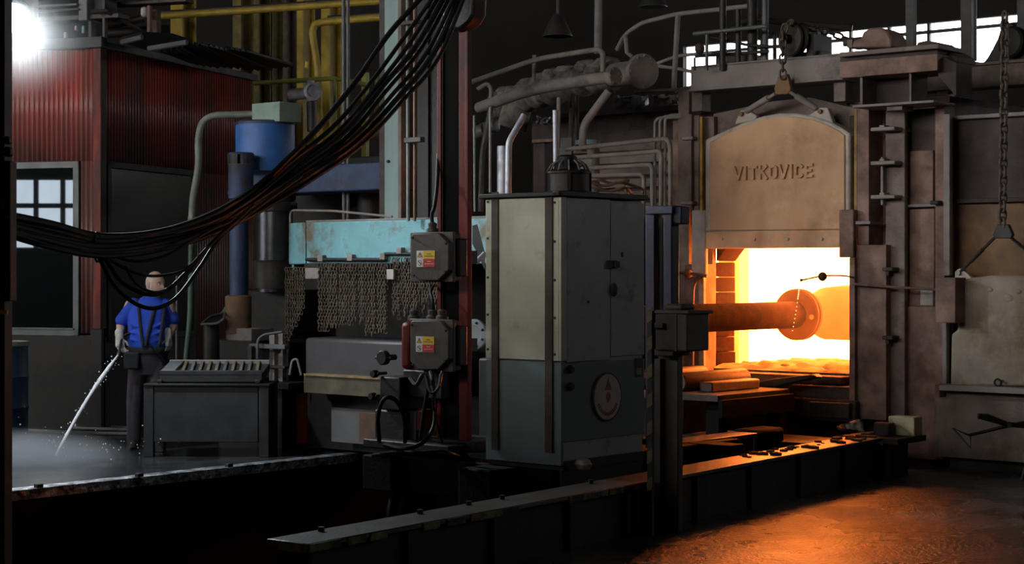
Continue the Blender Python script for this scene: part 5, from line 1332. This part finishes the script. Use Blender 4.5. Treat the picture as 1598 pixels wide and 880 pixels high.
# near post at the picture's edge
lp = thing('edge_post', 'black steel post with worn stickers and yellow band before the cabin window', 'post', at(-10, 1073, 7.5))
k = 7.5/FPX
pb_ = at(-10, HOR, 7.5)
def pbx(name, x0, y0, x1, y1, dd, dep, mtl, bev=.004):
    a = at(x0, y0, 7.5+dd); b = at(x1, y1, 7.5+dd); return build(name, MB().box((a.x,a.y,a.z), (b.x,b.y+dep,b.z)), mtl, lp, bev)
pbx('shaft', -50, -200, 7, 1073, .02, .12, m_black); pbx('channel', -50, 251, 16, 470, -.02, .1, m_black)
pbx('knuckle', 2, 212, 14, 224, -.02, .05, m_black, .008); pbx('knuckle', 3, 229, 16, 244, -.02, .05, m_black, .008)
pbx('yellow_band', -50, 484, 10.5, 490, -.015, .02, m_stk_y, 0); pbx('sticker', 2, 312, 9, 328, -.024, .004, m_box, 0); pbx('sticker', 2, 338, 15, 341, -.024, .004, m_stripe_y, 0)
pbx('sticker', 0, 455, 6, 470, -.024, .004, m_strap, 0)

# ================================================================== YELLOW PIPEWORK AND COLUMNS BEHIND THE PRESS
DY = 24.0
def ycol(x0, x1, y0, y1, d, mtl, lab):
    ly = lyat((x0+x1)/2, d); xm_ = (x0+x1)/2
    tt = thing('steel_column', lab, 'column', G @ Vector((onf(xm_,HOR,ly).x, ly, 0)), G, 'columns behind the press')
    zb = 0.0; zt2 = onf(xm_, y0, ly).z
    xa, xb = onf(x0,HOR,ly).x, onf(x1,HOR,ly).x
    build('flange', MB(G).box((xa,ly,zb), (xb,ly+.025,zt2)), mtl, tt, .003)
    build('web', MB(G).box(((xa+xb)/2-.015,ly+.025,zb), ((xa+xb)/2+.015,ly+.2,zt2)), mtl, tt)
    build('flange', MB(G).box((xa,ly+.2,zb), (xb,ly+.225,zt2)), mtl, tt, .003)
for x0, x1, d, mtl, lab in ((266,285,23,m_yellow,'yellow steel column rising behind the cabin canopy'), (363,376,24.5,m_yellow_dk,'soiled yellow column just past the canopy'),
        (384,404,25,m_yellow_dk,'broad soiled yellow column beside the canopy edge'), (412,424,25.2,m_yellow_dk,'narrow soiled yellow column behind the blue cylinder'),
        (430,448,25.6,m_greyb,'brown steel column behind the blue cylinder'), (463,473,24.4,m_yellow,'bright yellow column between the soiled columns and the bent yellow pipe'), (501,514,23.4,m_yellow,'bright yellow column standing close behind the bent yellow pipe')):
    ycol(x0, x1, -80, 0, d, mtl, lab)
t = thing('yellow_main', 'long yellow gas pipe with grey top run crossing behind the columns', 'pipe', at(420, 20, 22.4))
build('pipe', MB().tube(pix((240,26,22.4),(380,17,22.2),(596,2,22.0)), .042, 12), m_yellow, t)
build('cover', MB().tube(pix((240,21,22.45),(380,12,22.25),(596,-3,22.05)), .03, 10), m_steel_dk, t)
t = thing('yellow_bend_pipe', 'yellow pipe bending from horizontal down beside the bright yellow column', 'pipe', at(500, 250, 22.6))
build('pipe', MB().tube(pix((596,27,22.2),(510,34,22.4),(491,37,22.4),(487,50,22.4),(497,115,22.4),(499,290,22.4)), .046, 12, .3), m_yellow, t)
build('cover', MB().tube(pix((596,22,22.25),(512,28,22.45)), .03, 10), m_steel_dk, t)
solo('yellow_hook_pipe', MB().tube(pix((590,120,22.4),(588,205,22.4),(582,213,22.4),(560,214,22.4)), .04, 12, .2), m_yellow_dk, 'short soiled yellow pipe hooking towards the lime post', 'pipe')
solo('lime_post', MB(G).fbox(564, 113, 571, 300, lyat(567,22.8), .06), m_lime, 'thin lime green post behind the cables', 'post')
t = thing('green_handrail', 'pale green handrail crossing behind the blue cylinder', 'handrail', at(455, 190, 22.0))
build('rail', MB().tube(pix((395,130,22.0),(525,122,22.0),(570,132,22.2)), .03, 10, .1), m_lime, t)
build('post', MB().tube(pix((395,130,22.0),(396,210,22.0)), .02, 8), m_lime, t)
build('post', MB().tube(pix((523,123,22.0),(524,290,22.0)), .02, 8), m_lime, t)
vz = thing('silver_valve', 'shiny silver valve with round flange under the green handrail', 'valve', at(475, 160, 21.6))
build('body', MB().cyl(at(454,148,21.6), at(490,144,21.4), .07, n=18), m_silver, vz)
build('port', MB().lathe(at(487,143,21.4), (.3,-1,0), [(.1,-.05),(.11,0),(.11,.04),(.075,.05),(.07,.02)], 20), m_silver, vz)
build('bonnet', MB().cyl(at(484,160,21.5), at(484,126,21.5), .05, n=14), m_silver, vz)
build('stem', MB().cyl(at(478,106,21.5), at(479,96,21.5), .02, n=8), m_stk_y, vz)
build('drop_pipe', MB().tube(pix((486,158,21.5),(487,205,21.5)), .06, 12), m_steel_dk, vz)
solo('grey_conduit', MB().tube(pix((536,-20,17.9),(537,345,17.9)), .02, 10), m_frame, 'tall grey conduit of a close pair, the one nearer the blue cylinder', 'pipe', 'pair of tall grey conduits')
solo('grey_conduit', MB().tube(pix((543,-20,17.9),(543,345,17.9)), .018, 10), m_frame, 'tall grey conduit of a close pair, the one nearer the turquoise column', 'pipe', 'pair of tall grey conduits')
t = thing('dark_rack', 'dark machine rack in the gloom behind the press crosshead', 'rack', at(540, 330, 21))
for x0, y0, x1, y1, mtl in ((520,245,600,256,m_black), (500,300,600,308,m_black), (568,312,590,345,m_steel_dk), (520,318,556,350,m_steel_dk), (475,225,500,258,m_black)):
    build('member', MB(G).fbox(x0, y0, x1, y1, lyat(550,20.5), .2), mtl, t, .01)
build('post', MB(G).fbox(594, 240, 600, 640, lyat(550,20.5), .1), m_black, t)
# turquoise column and its conduits
tc = thing('turquoise_column', 'tall pale turquoise steel column with rust runs beside the cables', 'column', G @ onf(611, 346, lyat(611,17.0)), G)
lt = lyat(611, 17.0)
build('flange', MB(G).fbox(600, -80, 622, 346, lt, .03), m_turq_col, tc, .003)
build('web', MB(G).fbox(592, -80, 600, 346, lt+.03, .2), m_steel_dk, tc)
build('edge_angle', MB(G).fbox(621, -80, 626, 345, lt-.02, .06), m_greyb, tc, .003)
build('bolt', MB(G).cyl(onf(607,252,lt), onf(607,252,lt)+Vector((0,-.02,0)), .015, n=8), m_black, tc)
pipe('conduit_pipe', [(636,-20,16.2),(637,345,16.2)], .017, m_pipe_gn, 'grey-green conduit next to the turquoise column')
pipe('conduit_pipe', [(647,-20,16.2),(647,345,16.2)], .015, m_copper, 'brownish conduit second from the turquoise column')
t = thing('conduit_clamp', 'small steel clamps joining the conduits beside the turquoise column', 'clamp', at(641, 230, 16.2))
build('clamp', MB(G).fbox(630, 214, 656, 222, lyat(641,16.1), .06), m_steel_dk, t, .004); build('clamp', MB(G).fbox(624, 32, 652, 38, lyat(641,16.1), .06), m_steel_dk, t, .004)
t = thing('sheet_metal_screen', 'dark grey sheet metal screen between the conduits and the mast', 'screen', G @ onf(668, 600, lyat(668,16.6)), G)
build('sheet', MB(G).fbox(651, -80, 690, 345, lyat(668,16.6), .04), m_black, t); build('rib', MB(G).fbox(664, -80, 668, 345, lyat(668,16.6)-.03, .03), m_black, t)
build('post', MB(G).fbox(660, 345, 672, 720, lyat(668,16.6), .06), m_black, t)

# ================================================================== CABLES
main = [(712,-30,13.0),(655,70,12.7),(600,140,12.3),(540,208,11.9),(470,262,11.3),(400,312,10.8),(330,350,10.2),(250,374,9.6),(160,384,9.0),(80,368,8.4),(-30,340,7.7)]
names = ['outermost','second','third','fourth','fifth','sixth','seventh','lowest']
for i in range(8):
    o = i-3.5; pts = []
    for j, (x, y, d) in enumerate(main):
        sp2 = (1.0, 1.7, 1.45, 1.3, 1.1, .75, .6, .6, .75, .9, .7)[j]
        nx_, ny_ = (.8, .6) if j < 5 else (.25, 1.0)
        jx = random.uniform(-2.5,2.5)
        pts.append(at(x + o*6.2*sp2*nx_ + (0 if i else -14*(j in (1,2,3))), y + o*6.2*sp2*ny_ + jx, d + random.uniform(-.06,.06)))
    solo('power_cable', MB().tube(spline(pts, 8), .0155 if i % 3 else .02, 8), m_rubber, '%s black cable of the thick bundle sagging from the mast' % names[i], 'cable', 'cables in the sagging bundle')
loops = ([(120,372,9.0),(150,395,9.0),(175,440,9.1),(205,470,9.2),(240,481,9.3),(275,465,9.5),(310,420,9.8),(345,370,10.1),(400,325,10.6),(470,275,11.1)],
         [(130,380,8.9),(165,405,9.0),(190,440,9.1),(230,459,9.2),(262,452,9.4),(300,415,9.7),(335,375,10.0),(395,320,10.5)],
         [(150,388,8.95),(175,408,9.1),(215,427,9.2),(250,430,9.4),(290,420,9.6),(325,385,9.9),(370,345,10.3)],
         [(140,378,9.0),(175,398,9.1),(215,408,9.2),(260,398,9.4),(300,375,9.7),(345,350,10.1)],
         [(195,415,9.1),(210,440,9.1),(230,453,9.2),(250,455,9.3),(280,440,9.6),(300,420,9.7)])
for i, l in enumerate(loops):
    solo('cable_loop', MB().tube(spline(pix(*l), 8), (.0115,.0115,.008,.0075,.007)[i], 8), m_rubber, ['lowest black cable loop crossing the worker chest','second black cable loop at the worker collar','thin cable loop across the worker forehead','thin shallow cable loop above the worker head','short thin cable loop beside the worker face'][i], 'cable', 'loops below the cable bundle')
tie = at(152, 382, 8.95)
solo('cable_tie', MB().tube([tie+Vector((0,.07*math.cos(a),.075*math.sin(a)-.01)) for a in [2*PI*i/14 for i in range(14)]], .006, 6, closed=True), m_black, 'black tie around the cable bundle', 'cable tie')

# ================================================================== SLOTTED BIN
BF = frame(.03, 1.0); BY = lyat(320, 16.7, BF); BD = .5
b0, b1 = onf(228, HOR, BY, BF).x, onf(418, HOR, BY, BF).x
bn = thing('slotted_bin', 'low dark grey steel bin with slotted lid before the worker', 'bin', BF @ Vector(((b0+b1)/2, BY+BD/2, 0)), BF)
build('front_panel', MB(BF).box((b0+.02,BY,.14), (b1-.09,BY+.02,.655)), m_binside, bn, .006)
build('body', MB(BF).box((b0+.02,BY+.02,.14), (b1-.02,BY+BD,.64)), m_black, bn)
for x in (b0-.02, b1-.08):
    for y in (BY-.01, BY+BD-.07): build('leg', MB(BF).box((x,y,0), (x+.09,y+.08,.66)), m_binside, bn, .006)
build('rim', MB(BF).box((b0-.02,BY-.02,.66), (b1+.02,BY+BD+.02,.685)), m_black, bn, .006)
lz = lambda y: .79 + (y-BY)/BD*.085                            # the lid slopes up towards the back
def lid_slab(x0, x1, y0, y1, t0, t1, sh=0.0):
    vs = []
    for x in (x0, x1):
        vs += [(x,y0,lz(y0)+t0), (x+sh,y1,lz(y1)+t0), (x+sh,y1,lz(y1)+t1), (x,y0,lz(y0)+t1)]
    return MB(BF).add(vs, [(3,2,1,0),(4,5,6,7),(1,5,4,0),(2,6,5,1),(3,7,6,2),(0,4,7,3)])
l0, l1 = b0+.12, b1-.06
ld_ = build('lid', lid_slab(l0, l1, BY+.03, BY+BD-.02, -.1, -.02), m_binside, bn, .006)
for i in range(10):
    x = l0+.2+i*.077
    build('slat', lid_slab(x, x+.028, BY+.06, BY+BD-.05, -.02, .008, -.05), mat('slat_steel%d' % i, ((.14,.11,.06),(.12,.11,.1),(.09,.085,.08))[i % 3], .7), ld_, .003)
build('lid_plate', lid_slab(l0+.01, l0+.14, BY+.04, BY+BD-.03, -.02, .01), m_frame, ld_, .004)
build('lid_edge', lid_slab(l0, l1, BY+BD-.05, BY+BD-.02, -.04, .012), m_dustpipe, ld_, .003)
build('lid_edge', lid_slab(l0, l1, BY+.03, BY+.055, -.04, .008), m_binside, ld_, .003)
for x in (b0+.1, b1-.12): build('hinge_block', MB(BF).box((x,BY+.0,.685), (x+.05,BY+BD,.72)), m_black, bn, .006)

# blue barrel and hoses by the cabin
bb = thing('blue_barrel', 'dull blue barrel with pale rim under the cabin window', 'barrel', at(8, 683, 18.6))
q = at(8, HOR, 18.6); q.z = 0
build('shell', MB().lathe(q, (0,0,1), [(.2,0),(.23,.02),(.235,.3),(.245,.32),(.235,.34),(.235,.62),(.245,.64),(.235,.66),(.23,.96)], 30), m_bluebin, bb)
build('rim', MB().lathe(q+Vector((0,0,.95)), (0,0,1), [(.23,0),(.245,.01),(.245,.05),(.22,.055),(.2,.02)], 30), m_guard, bb)
for i, pts in enumerate(([(-30,659),(60,664),(130,668),(215,671)], [(-30,668),(60,672),(130,675),(215,677)], [(70,655),(100,662),(150,665),(215,668)])):
    g = []
    for x, y in pts:
        d = FPX*(EYE-.02)/(y-HOR); p = at(x, y, d); g.append(p)
    solo('floor_hose', MB().tube(spline(g, 6), .018, 8), m_floorhose, ['grey hose on the walkway nearest the cabin','grey hose on the walkway farther from the cabin','short grey hose end lying across the others'][i], 'hose', 'hoses on the walkway')

# ================================================================== WORKER
WD = 17.5
wb = at(231, HOR, WD); wb.z = 0
wk = thing('person', 'bald worker in blue shirt with dark braces, hosing the floor', 'person', wb)
T = Matrix.Translation(wb)
def rem(o, vox, sm=4):
    r = o.modifiers.new('remesh', 'REMESH'); r.mode = 'VOXEL'; r.voxel_size = vox; r.use_smooth_shade = True
    s = o.modifiers.new('smooth', 'SMOOTH'); s.iterations = sm; s.factor = .5
hr_ = math.radians(58)
HM = T @ Matrix.Translation((.075,-.03,1.605)) @ Matrix.Rotation(hr_, 4, 'Z') @ Matrix.Rotation(math.radians(6), 4, 'X')   # local -y is the face
def head_pts(nt=44, np_=30, grow=0.0, zmin=-9, back=False):
    vs = []; fs = []
    for j in range(np_+1):
        t_ = PI*j/np_
        for i in range(nt):
            a = 2*PI*i/nt
            x = .078*math.sin(t_)*math.cos(a); y = .1*math.sin(t_)*math.sin(a); z = .125*math.cos(t_)
            low = max(0, -z/.125)
            x *= 1 - .22*low**1.5; 
            if y > 0: y *= 1 - .35*low                    # back of the neck tucks in
            else: y = y*(1 - .12*low) - .012*low
            if z > .02: x *= 1.03; y *= 1.02
            f = -y
            if f > .05:
                g = lambda cx, cz, sx_, sz: math.exp(-((x-cx)/sx_)**2 - ((z-cz)/sz)**2)
                y -= .03*g(0,-.028,.014,.02) + .012*g(0,.0,.011,.03)      # nose
                y -= .007*(g(.03,.03,.03,.012)+g(-.03,.03,.03,.012))      # brow
                y += .011*(g(.031,.006,.016,.013)+g(-.031,.006,.016,.013))# eye sockets
                y += .004*g(0,-.066,.03,.005) - .007*g(0,-.058,.025,.007) - .007*g(0,-.075,.025,.008)  # lips
                y -= .012*g(0,-.105,.03,.018)                             # chin
            k = 1 + grow
            vs.append((x*k, y*k, z*k))
    for j in range(np_):
        for i in range(nt):
            fs.append((j*nt+i, (j+1)*nt+i, (j+1)*nt+(i+1)%nt, j*nt+(i+1)%nt))
    return vs, fs
b = MB(T)
hv_, hf_ = head_pts(); b.add(hv_, hf_, HM)
for s in (-1,1):
    b.ball((s*.08,.012,-.008), .012, .02, .034, 10, HM); b.ball((s*.086,.02,.008), .01, .016, .02, 8, HM)
b.cap((.04,.02,1.40), (.07,-.005,1.56), .062, .056)
b.loft([(.01,.01,.9,.15,.1),(.01,.01,1.1,.15,.1),(.01,.01,1.3,.16,.1),(.015,.01,1.42,.13,.08)])
RA = [(-.17,0,1.40), (-.265,.0,1.2), (-.25,-.13,1.09)]
LA = [(.2,.02,1.40), (.238,.05,1.19), (.205,-.05,1.095)]
for A_ in (RA, LA):
    b.cap(A_[0], A_[1], .056, .046); b.cap(A_[1], A_[2], .045, .03)
b.cap((-.085,0,.88), (-.125,-.02,.48), .08, .055); b.cap((-.125,-.02,.48), (-.14,.01,.1), .052, .035)
b.cap((.1,0,.88), (.11,-.02,.48), .08, .055); b.cap((.11,-.02,.48), (.115,.02,.1), .052, .035)
bo = build('body', b, m_skin, wk); rem(bo, .0075, 3)
# hair: cropped rim
hh = MB(); hv2, hf2 = head_pts(grow=.028)
keep = []
for q in hf2:
    c_ = [sum(hv2[i][k] for i in q)/4 for k in range(3)]
    if c_[1] > -.035 and -.07 < c_[2] and (c_[2] < .085 or c_[1] > .02): keep.append(q)
hh.add(hv2, keep, HM); build('cropped_hair', hh, m_hair, wk)
for s in (-1,1):
    e = build('eye', MB(HM).ball((s*.031,-.082,.006), .012, .01, .009, 10), m_white, wk)
    build('iris', MB(HM).ball((s*.031,-.0905,.006), .005, .003, .005, 8), m_ink, e)
    build('eyebrow', MB(HM).tube([(s*.015,-.097,.026),(s*.033,-.094,.031),(s*.05,-.081,.026)], .004, 6), mat('brow_hair%d' % (s+1), (.3,.22,.17), .8), wk)
sh = MB(T)
sh.loft([(.005,.01,.94,.19,.135),(.005,0,1.0,.198,.15),(.005,-.01,1.1,.2,.158),(.008,-.005,1.22,.2,.148),(.012,.0,1.33,.205,.135),(.015,.005,1.40,.19,.12),(.02,.01,1.45,.13,.095),(.03,.015,1.485,.075,.072)], 28)
sh.cap((-.14,0,1.40), (-.236,.0,1.275), .072, .062).cap((-.225,0,1.29), (-.25,.0,1.25), .064, .07)
sh.cap((.17,.02,1.40), (.224,.045,1.28), .07, .06).cap((.218,.04,1.29), (.232,.05,1.255), .062, .068)
for z, y in ((1.05,-.15),(1.12,-.16),(1.19,-.155)):                # soft folds
    sh.cap((-.14,y+.02,z+.02), (.05,y-.0,z-.02), .014, .01); sh.cap((.16,y+.03,z+.03), (.06,y+.005,z-.01), .012, .01)
so = build('shirt', sh, m_shirt, wk); rem(so, .009, 3)
tr = MB(T)
tr.loft([(.005,.01,.72,.17,.12),(.005,.01,.82,.19,.14),(.005,.0,.92,.192,.148),(.005,.0,.985,.196,.152)], 28)
tr.cap((-.085,0,.86), (-.125,-.02,.48), .105, .08).cap((-.125,-.02,.48), (-.14,.01,.07), .082, .07)
tr.cap((.1,0,.86), (.11,-.02,.48), .105, .08).cap((.11,-.02,.48), (.115,.02,.07), .082, .07)
to = build('trousers', tr, m_trouser, wk); rem(to, .011, 4)
for pts in ([(-.09,-.03,1.46),(-.065,-.125,1.36),(-.04,-.168,1.2),(-.025,-.178,1.1),(-.01,-.172,1.0)], [(.1,-.02,1.45),(.085,-.125,1.35),(.05,-.165,1.2),(.03,-.175,1.1),(.01,-.172,1.0)], [(.16,.0,1.43),(.175,-.09,1.36),(.165,-.14,1.2),(.14,-.16,1.0)]):
    m = MB(T); P_ = spline(pts, 6); vs = []
    for p in P_: vs += [p+Vector((-.014,0,0)), p+Vector((.014,0,0))]
    m.add(vs, [(2*i,2*i+1,2*i+3,2*i+2) for i in range(len(P_)-1)]); o = build('brace', m, m_strapk, wk); o.modifiers.new('s','SOLIDIFY').thickness = .006
build('belt', MB(T).loft([(.005,0,.93,.2,.157),(.005,0,.94,.206,.163),(.005,0,.985,.206,.163),(.005,0,.995,.2,.157)], 28), m_strapk, wk)
build('pouch', MB(T).box((-.2,-.19,.78), (-.05,-.13,.95)), m_strapk, wk, .02)
# gloves: palm, four bent fingers, thumb
def glove(wr, palm_dir, side, curl, fwd):
    m = MB(T); wr = Vector(wr); d = Vector(palm_dir).normalized(); sd = Vector(side).normalized(); f = Vector(fwd).normalized()
    m.cap(wr-d*.05, wr+d*.01, .043, .038)
    base = wr+d*.085
    for k in (-1.2,-.4,.4,1.2): m.cap(wr+d*.01+sd*k*.012, base+sd*k*.021, .026, .02)
    for k, Lf in ((-1.5,.026),(-.5,.031),(.5,.033),(1.5,.029)):
        p = base+sd*k*.019; 
        for s_ in range(3):
            a = curl*(s_+1); dd = d*math.cos(a)+f*math.sin(a); q = p+dd*Lf; m.cap(p, q, .0105-.001*s_, .0095-.001*s_, 10); p = q
    th = wr+d*.03+sd*.038
    t1 = th+(d*.6+sd*.5+f*.5).normalized()*.035; t2 = t1+(d*.5-sd*.1+f*.8).normalized()*.035
    m.cap(th-sd*.015, t1, .014, .012, 10); m.cap(t1, t2, .012, .01, 10)
    o = build('glove', m, m_glove, wk); rem(o, .005, 2)
glove(RA[2], (.12,-.3,-.75), (.8,.3,.1), .75, (.5,.1,-.5))
glove(LA[2], (.12,-.1,-1), (-.4,-.85,0), .35, (-.7,.3,0))
for x, y in ((-.14,-.05), (.115,-.04)):
    m = MB(T).loft([(x,y,.0,.05,.14),(x,y,.03,.052,.142),(x,y+.02,.06,.045,.11),(x,y+.05,.1,.04,.06),(x,y+.06,.14,.045,.055)], 18)
    build('shoe', m, m_shoe, wk, .004)

# lance, jet, spray
hand = T @ Vector((-.225,-.19,1.03))
noz = at(185, 553, hand.y - .1)
hs = thing('spray_lance', 'dark hose lance held in the worker gloved hand', 'hose', hand)
dv = (noz-hand).normalized()
build('lance', MB().cyl(hand-dv*.1, noz, .014, .011, 12), m_black, hs)
build('nozzle', MB().lathe(noz-dv*.04, dv, [(.016,0),(.016,.02),(.01,.05)], 12), m_steel_dk, hs)
build('hose', MB().tube(spline([hand-dv*.1, hand-dv*.1+Vector((.1,.02,.02)), hand+Vector((.3,.05,-.05)), hand+Vector((.5,.25,-.4)), hand+Vector((.3,.5,-.9)), Vector((hand.x+.0,hand.y+.9,.02))], 8), .016, 10), m_black, hs)
mw = bpy.data.materials.new('water_jet'); mw.use_nodes = True
bs = mw.node_tree.nodes['Principled BSDF']; bs.inputs['Base Color'].default_value = (.95,.97,1,1); bs.inputs['Roughness'].default_value = .5
bs.inputs['Subsurface Weight'].default_value = 0; bs.inputs['Alpha'].default_value = 1
end = at(87, 713, 16.75); end.z = .01
jp = [noz.lerp(end, i/30) + Vector((0,0,.05*math.sin(PI*i/30))) for i in range(31)]
jr = [.008+.009*math.sin(min(1,i/8)*PI/2)*(1+.25*random.uniform(-1,1)) + (.004 if 3 < i < 12 else 0) for i in range(31)]
solo('water_jet', MB().tube(jp, jr, 10), mw, 'white water jet streaming from the lance to the floor', 'water')
dp = MB()
for i in range(170):
    u = random.random(); a = random.gauss(0,1); r = random.uniform(.003,.008)
    if i < 60: c_ = jp[int(u*30)] + Vector((random.gauss(0,.03),random.gauss(0,.02),random.gauss(0,.03)))
    else: c_ = end + Vector((random.gauss(0,.5),random.gauss(0,.35),abs(random.gauss(0,.12))))
    if c_.z > 0: dp.ball(c_, r, n=6)
solo('water_drops', dp, mw, 'scattered bright water drops splashing around the jet', 'water', kind='stuff')
# mist above the wet floor
mc_ = at(30, 728, 16.4)
solo('spray_mist', MB().ball((mc_.x-.1,mc_.y-.1,.05), 1.2, .8, .27, 24), haze('spray_mist', 6.0, 2.6, .2, (.9,.94,1), 1.4), 'low white spray mist where the jet hits the floor', 'mist', kind='stuff')
hc = G @ Vector((BX+.1, LF-.25, 1.75))
solo('furnace_bloom', MB(G).ball((BX+.15,LF-.35,1.5), 1.25, .55, 1.15, 24), haze('furnace_bloom', .16, 1.5, .1, (1,.97,.94)), 'thin haze volume added in place of bloom around the furnace mouth', 'haze', kind='stuff')  # added scattering volume stands in for camera bloom at the mouth
solo('lamp_bloom', MB().ball(lc, .9, .6, .9, 24), haze('lamp_bloom', .35, 1.5, .1, (1,1,1), 2.0), 'haze volume added in place of bloom around the flood lamp', 'haze', kind='stuff')  # added scattering volume gives the lamp its halo of glare

# ================================================================== SMALL THINGS BY THE FURNACE
ly1 = LF - 1.05
a = onf(1386, 655, ly1); b_ = onf(1427, 655, ly1)
solo('timber_block', MB(G).box((a.x,ly1,RAIL_Z), (b_.x,ly1+.14,RAIL_Z+.16)), m_wood, 'pale yellow timber block on the end of the rail beam', 'timber', bev=.008)
a = onf(1365, 655, ly1-.12); b_ = onf(1388, 655, ly1-.12)
solo('iron_block', MB(G).box((a.x,ly1-.14,RAIL_Z), (b_.x,ly1-.03,RAIL_Z+.11)), m_furn_dk, 'small rusty iron block beside the timber', 'block', bev=.008)
t = thing('rail_end_shelf', 'dark steel shelf bracket under the timber block', 'shelf', G @ Vector((onf(1400,HOR,ly1).x, ly1, 0)), G)
xE = onf(1428, 655, ly1).x
build('shelf', MB(G).box((onf(1340,HOR,ly1).x,ly1-.3,RAIL_Z-.05), (xE,ly1+.2,RAIL_Z-.001)), m_rail_side, t, .004)
build('web', MB(G).box((onf(1350,HOR,ly1).x,ly1-.2,0), (xE-.12,ly1+.1,RAIL_Z-.05)), m_rail_side, t)
for i, (x, y, s, lab) in enumerate(((1335,664,20,'crumpled pale metal scrap leaning on the rail'), (1372,690,9,'thin torn foil scrap hanging over the rail edge'), (1318,668,14,'small dark scrap curl on the rail'))):
    m = MB(); o_ = G @ onf(x, y, ly1-.35); vs = []
    for b in range(5):
        for a in range(6):
            vs.append(o_ + Vector(((a-2.5)*s*.3*.005, random.uniform(-.03,.03)+b*.02, (b-2)*s*.28*.005*(.3+.14*a)+random.uniform(-.008,.008))))
    m.add(vs, [(b*6+a,b*6+a+1,b*6+a+7,b*6+a+6) for b in range(4) for a in range(5)])
    o = solo('metal_scrap', m, (m_guard, m_silver, m_furn_dk)[i], lab, 'scrap'); o.modifiers.new('s','SOLIDIFY').thickness = .004
# tongs on a rest
tg = thing('fire_tongs', 'black fire tongs with wire hook lying before the closed furnace', 'tongs', at(1600, 668, 14.6))
dT = 14.6
build('jaw', MB().tube(pix((1526,649,dT),(1540,651,dT),(1572,662,dT),(1640,668,dT)), [.022,.03,.022,.018], 10), m_black, tg)
build('arm', MB().tube(pix((1512,679,dT+.05),(1530,675,dT+.05),(1575,664,dT),(1640,650,dT)), .014, 10, .05), m_black, tg)
build('wire_hook', MB().tube(pix((1512,679,dT+.05),(1487,668,dT+.1),(1515,699,dT+.0),(1514,679,dT+.05)), .009, 8), m_black, tg)
build('pivot', MB().cyl(at(1575,664,dT-.05), at(1575,664,dT+.08), .02, n=10), m_black, tg)
tr_ = thing('tong_rest', 'black trestle rest carrying the fire tongs', 'rest', at(1628, 755, dT))
e1 = at(1622, 673, dT); 
build('bar', MB().tube([e1+Vector((-.05,-.25,0)), e1+Vector((.05,.25,0))], .02, 8), m_black, tr_)
for s in (-.25,.25):
    p = e1+Vector((.2*s,s,0)); build('leg', MB().tube([p, Vector((p.x-.12,p.y,0))], .016, 8), m_black, tr_); build('leg', MB().tube([p, Vector((p.x+.12,p.y,0))], .016, 8), m_black, tr_)
for i, (x, y) in enumerate(((1356,752),(1276,770),(1181,786))):
    d = FPX*EYE/(y-HOR); p = at(x, y, d)
    solo('slag_chip', MB().ball((p.x,p.y,.012), .03, .02, .014, 7), m_scale, ['slag chip on the floor nearest the rail end','tiny slag chip on the floor by the rail','slag chip at the foot of the rail beam'][i], 'debris')
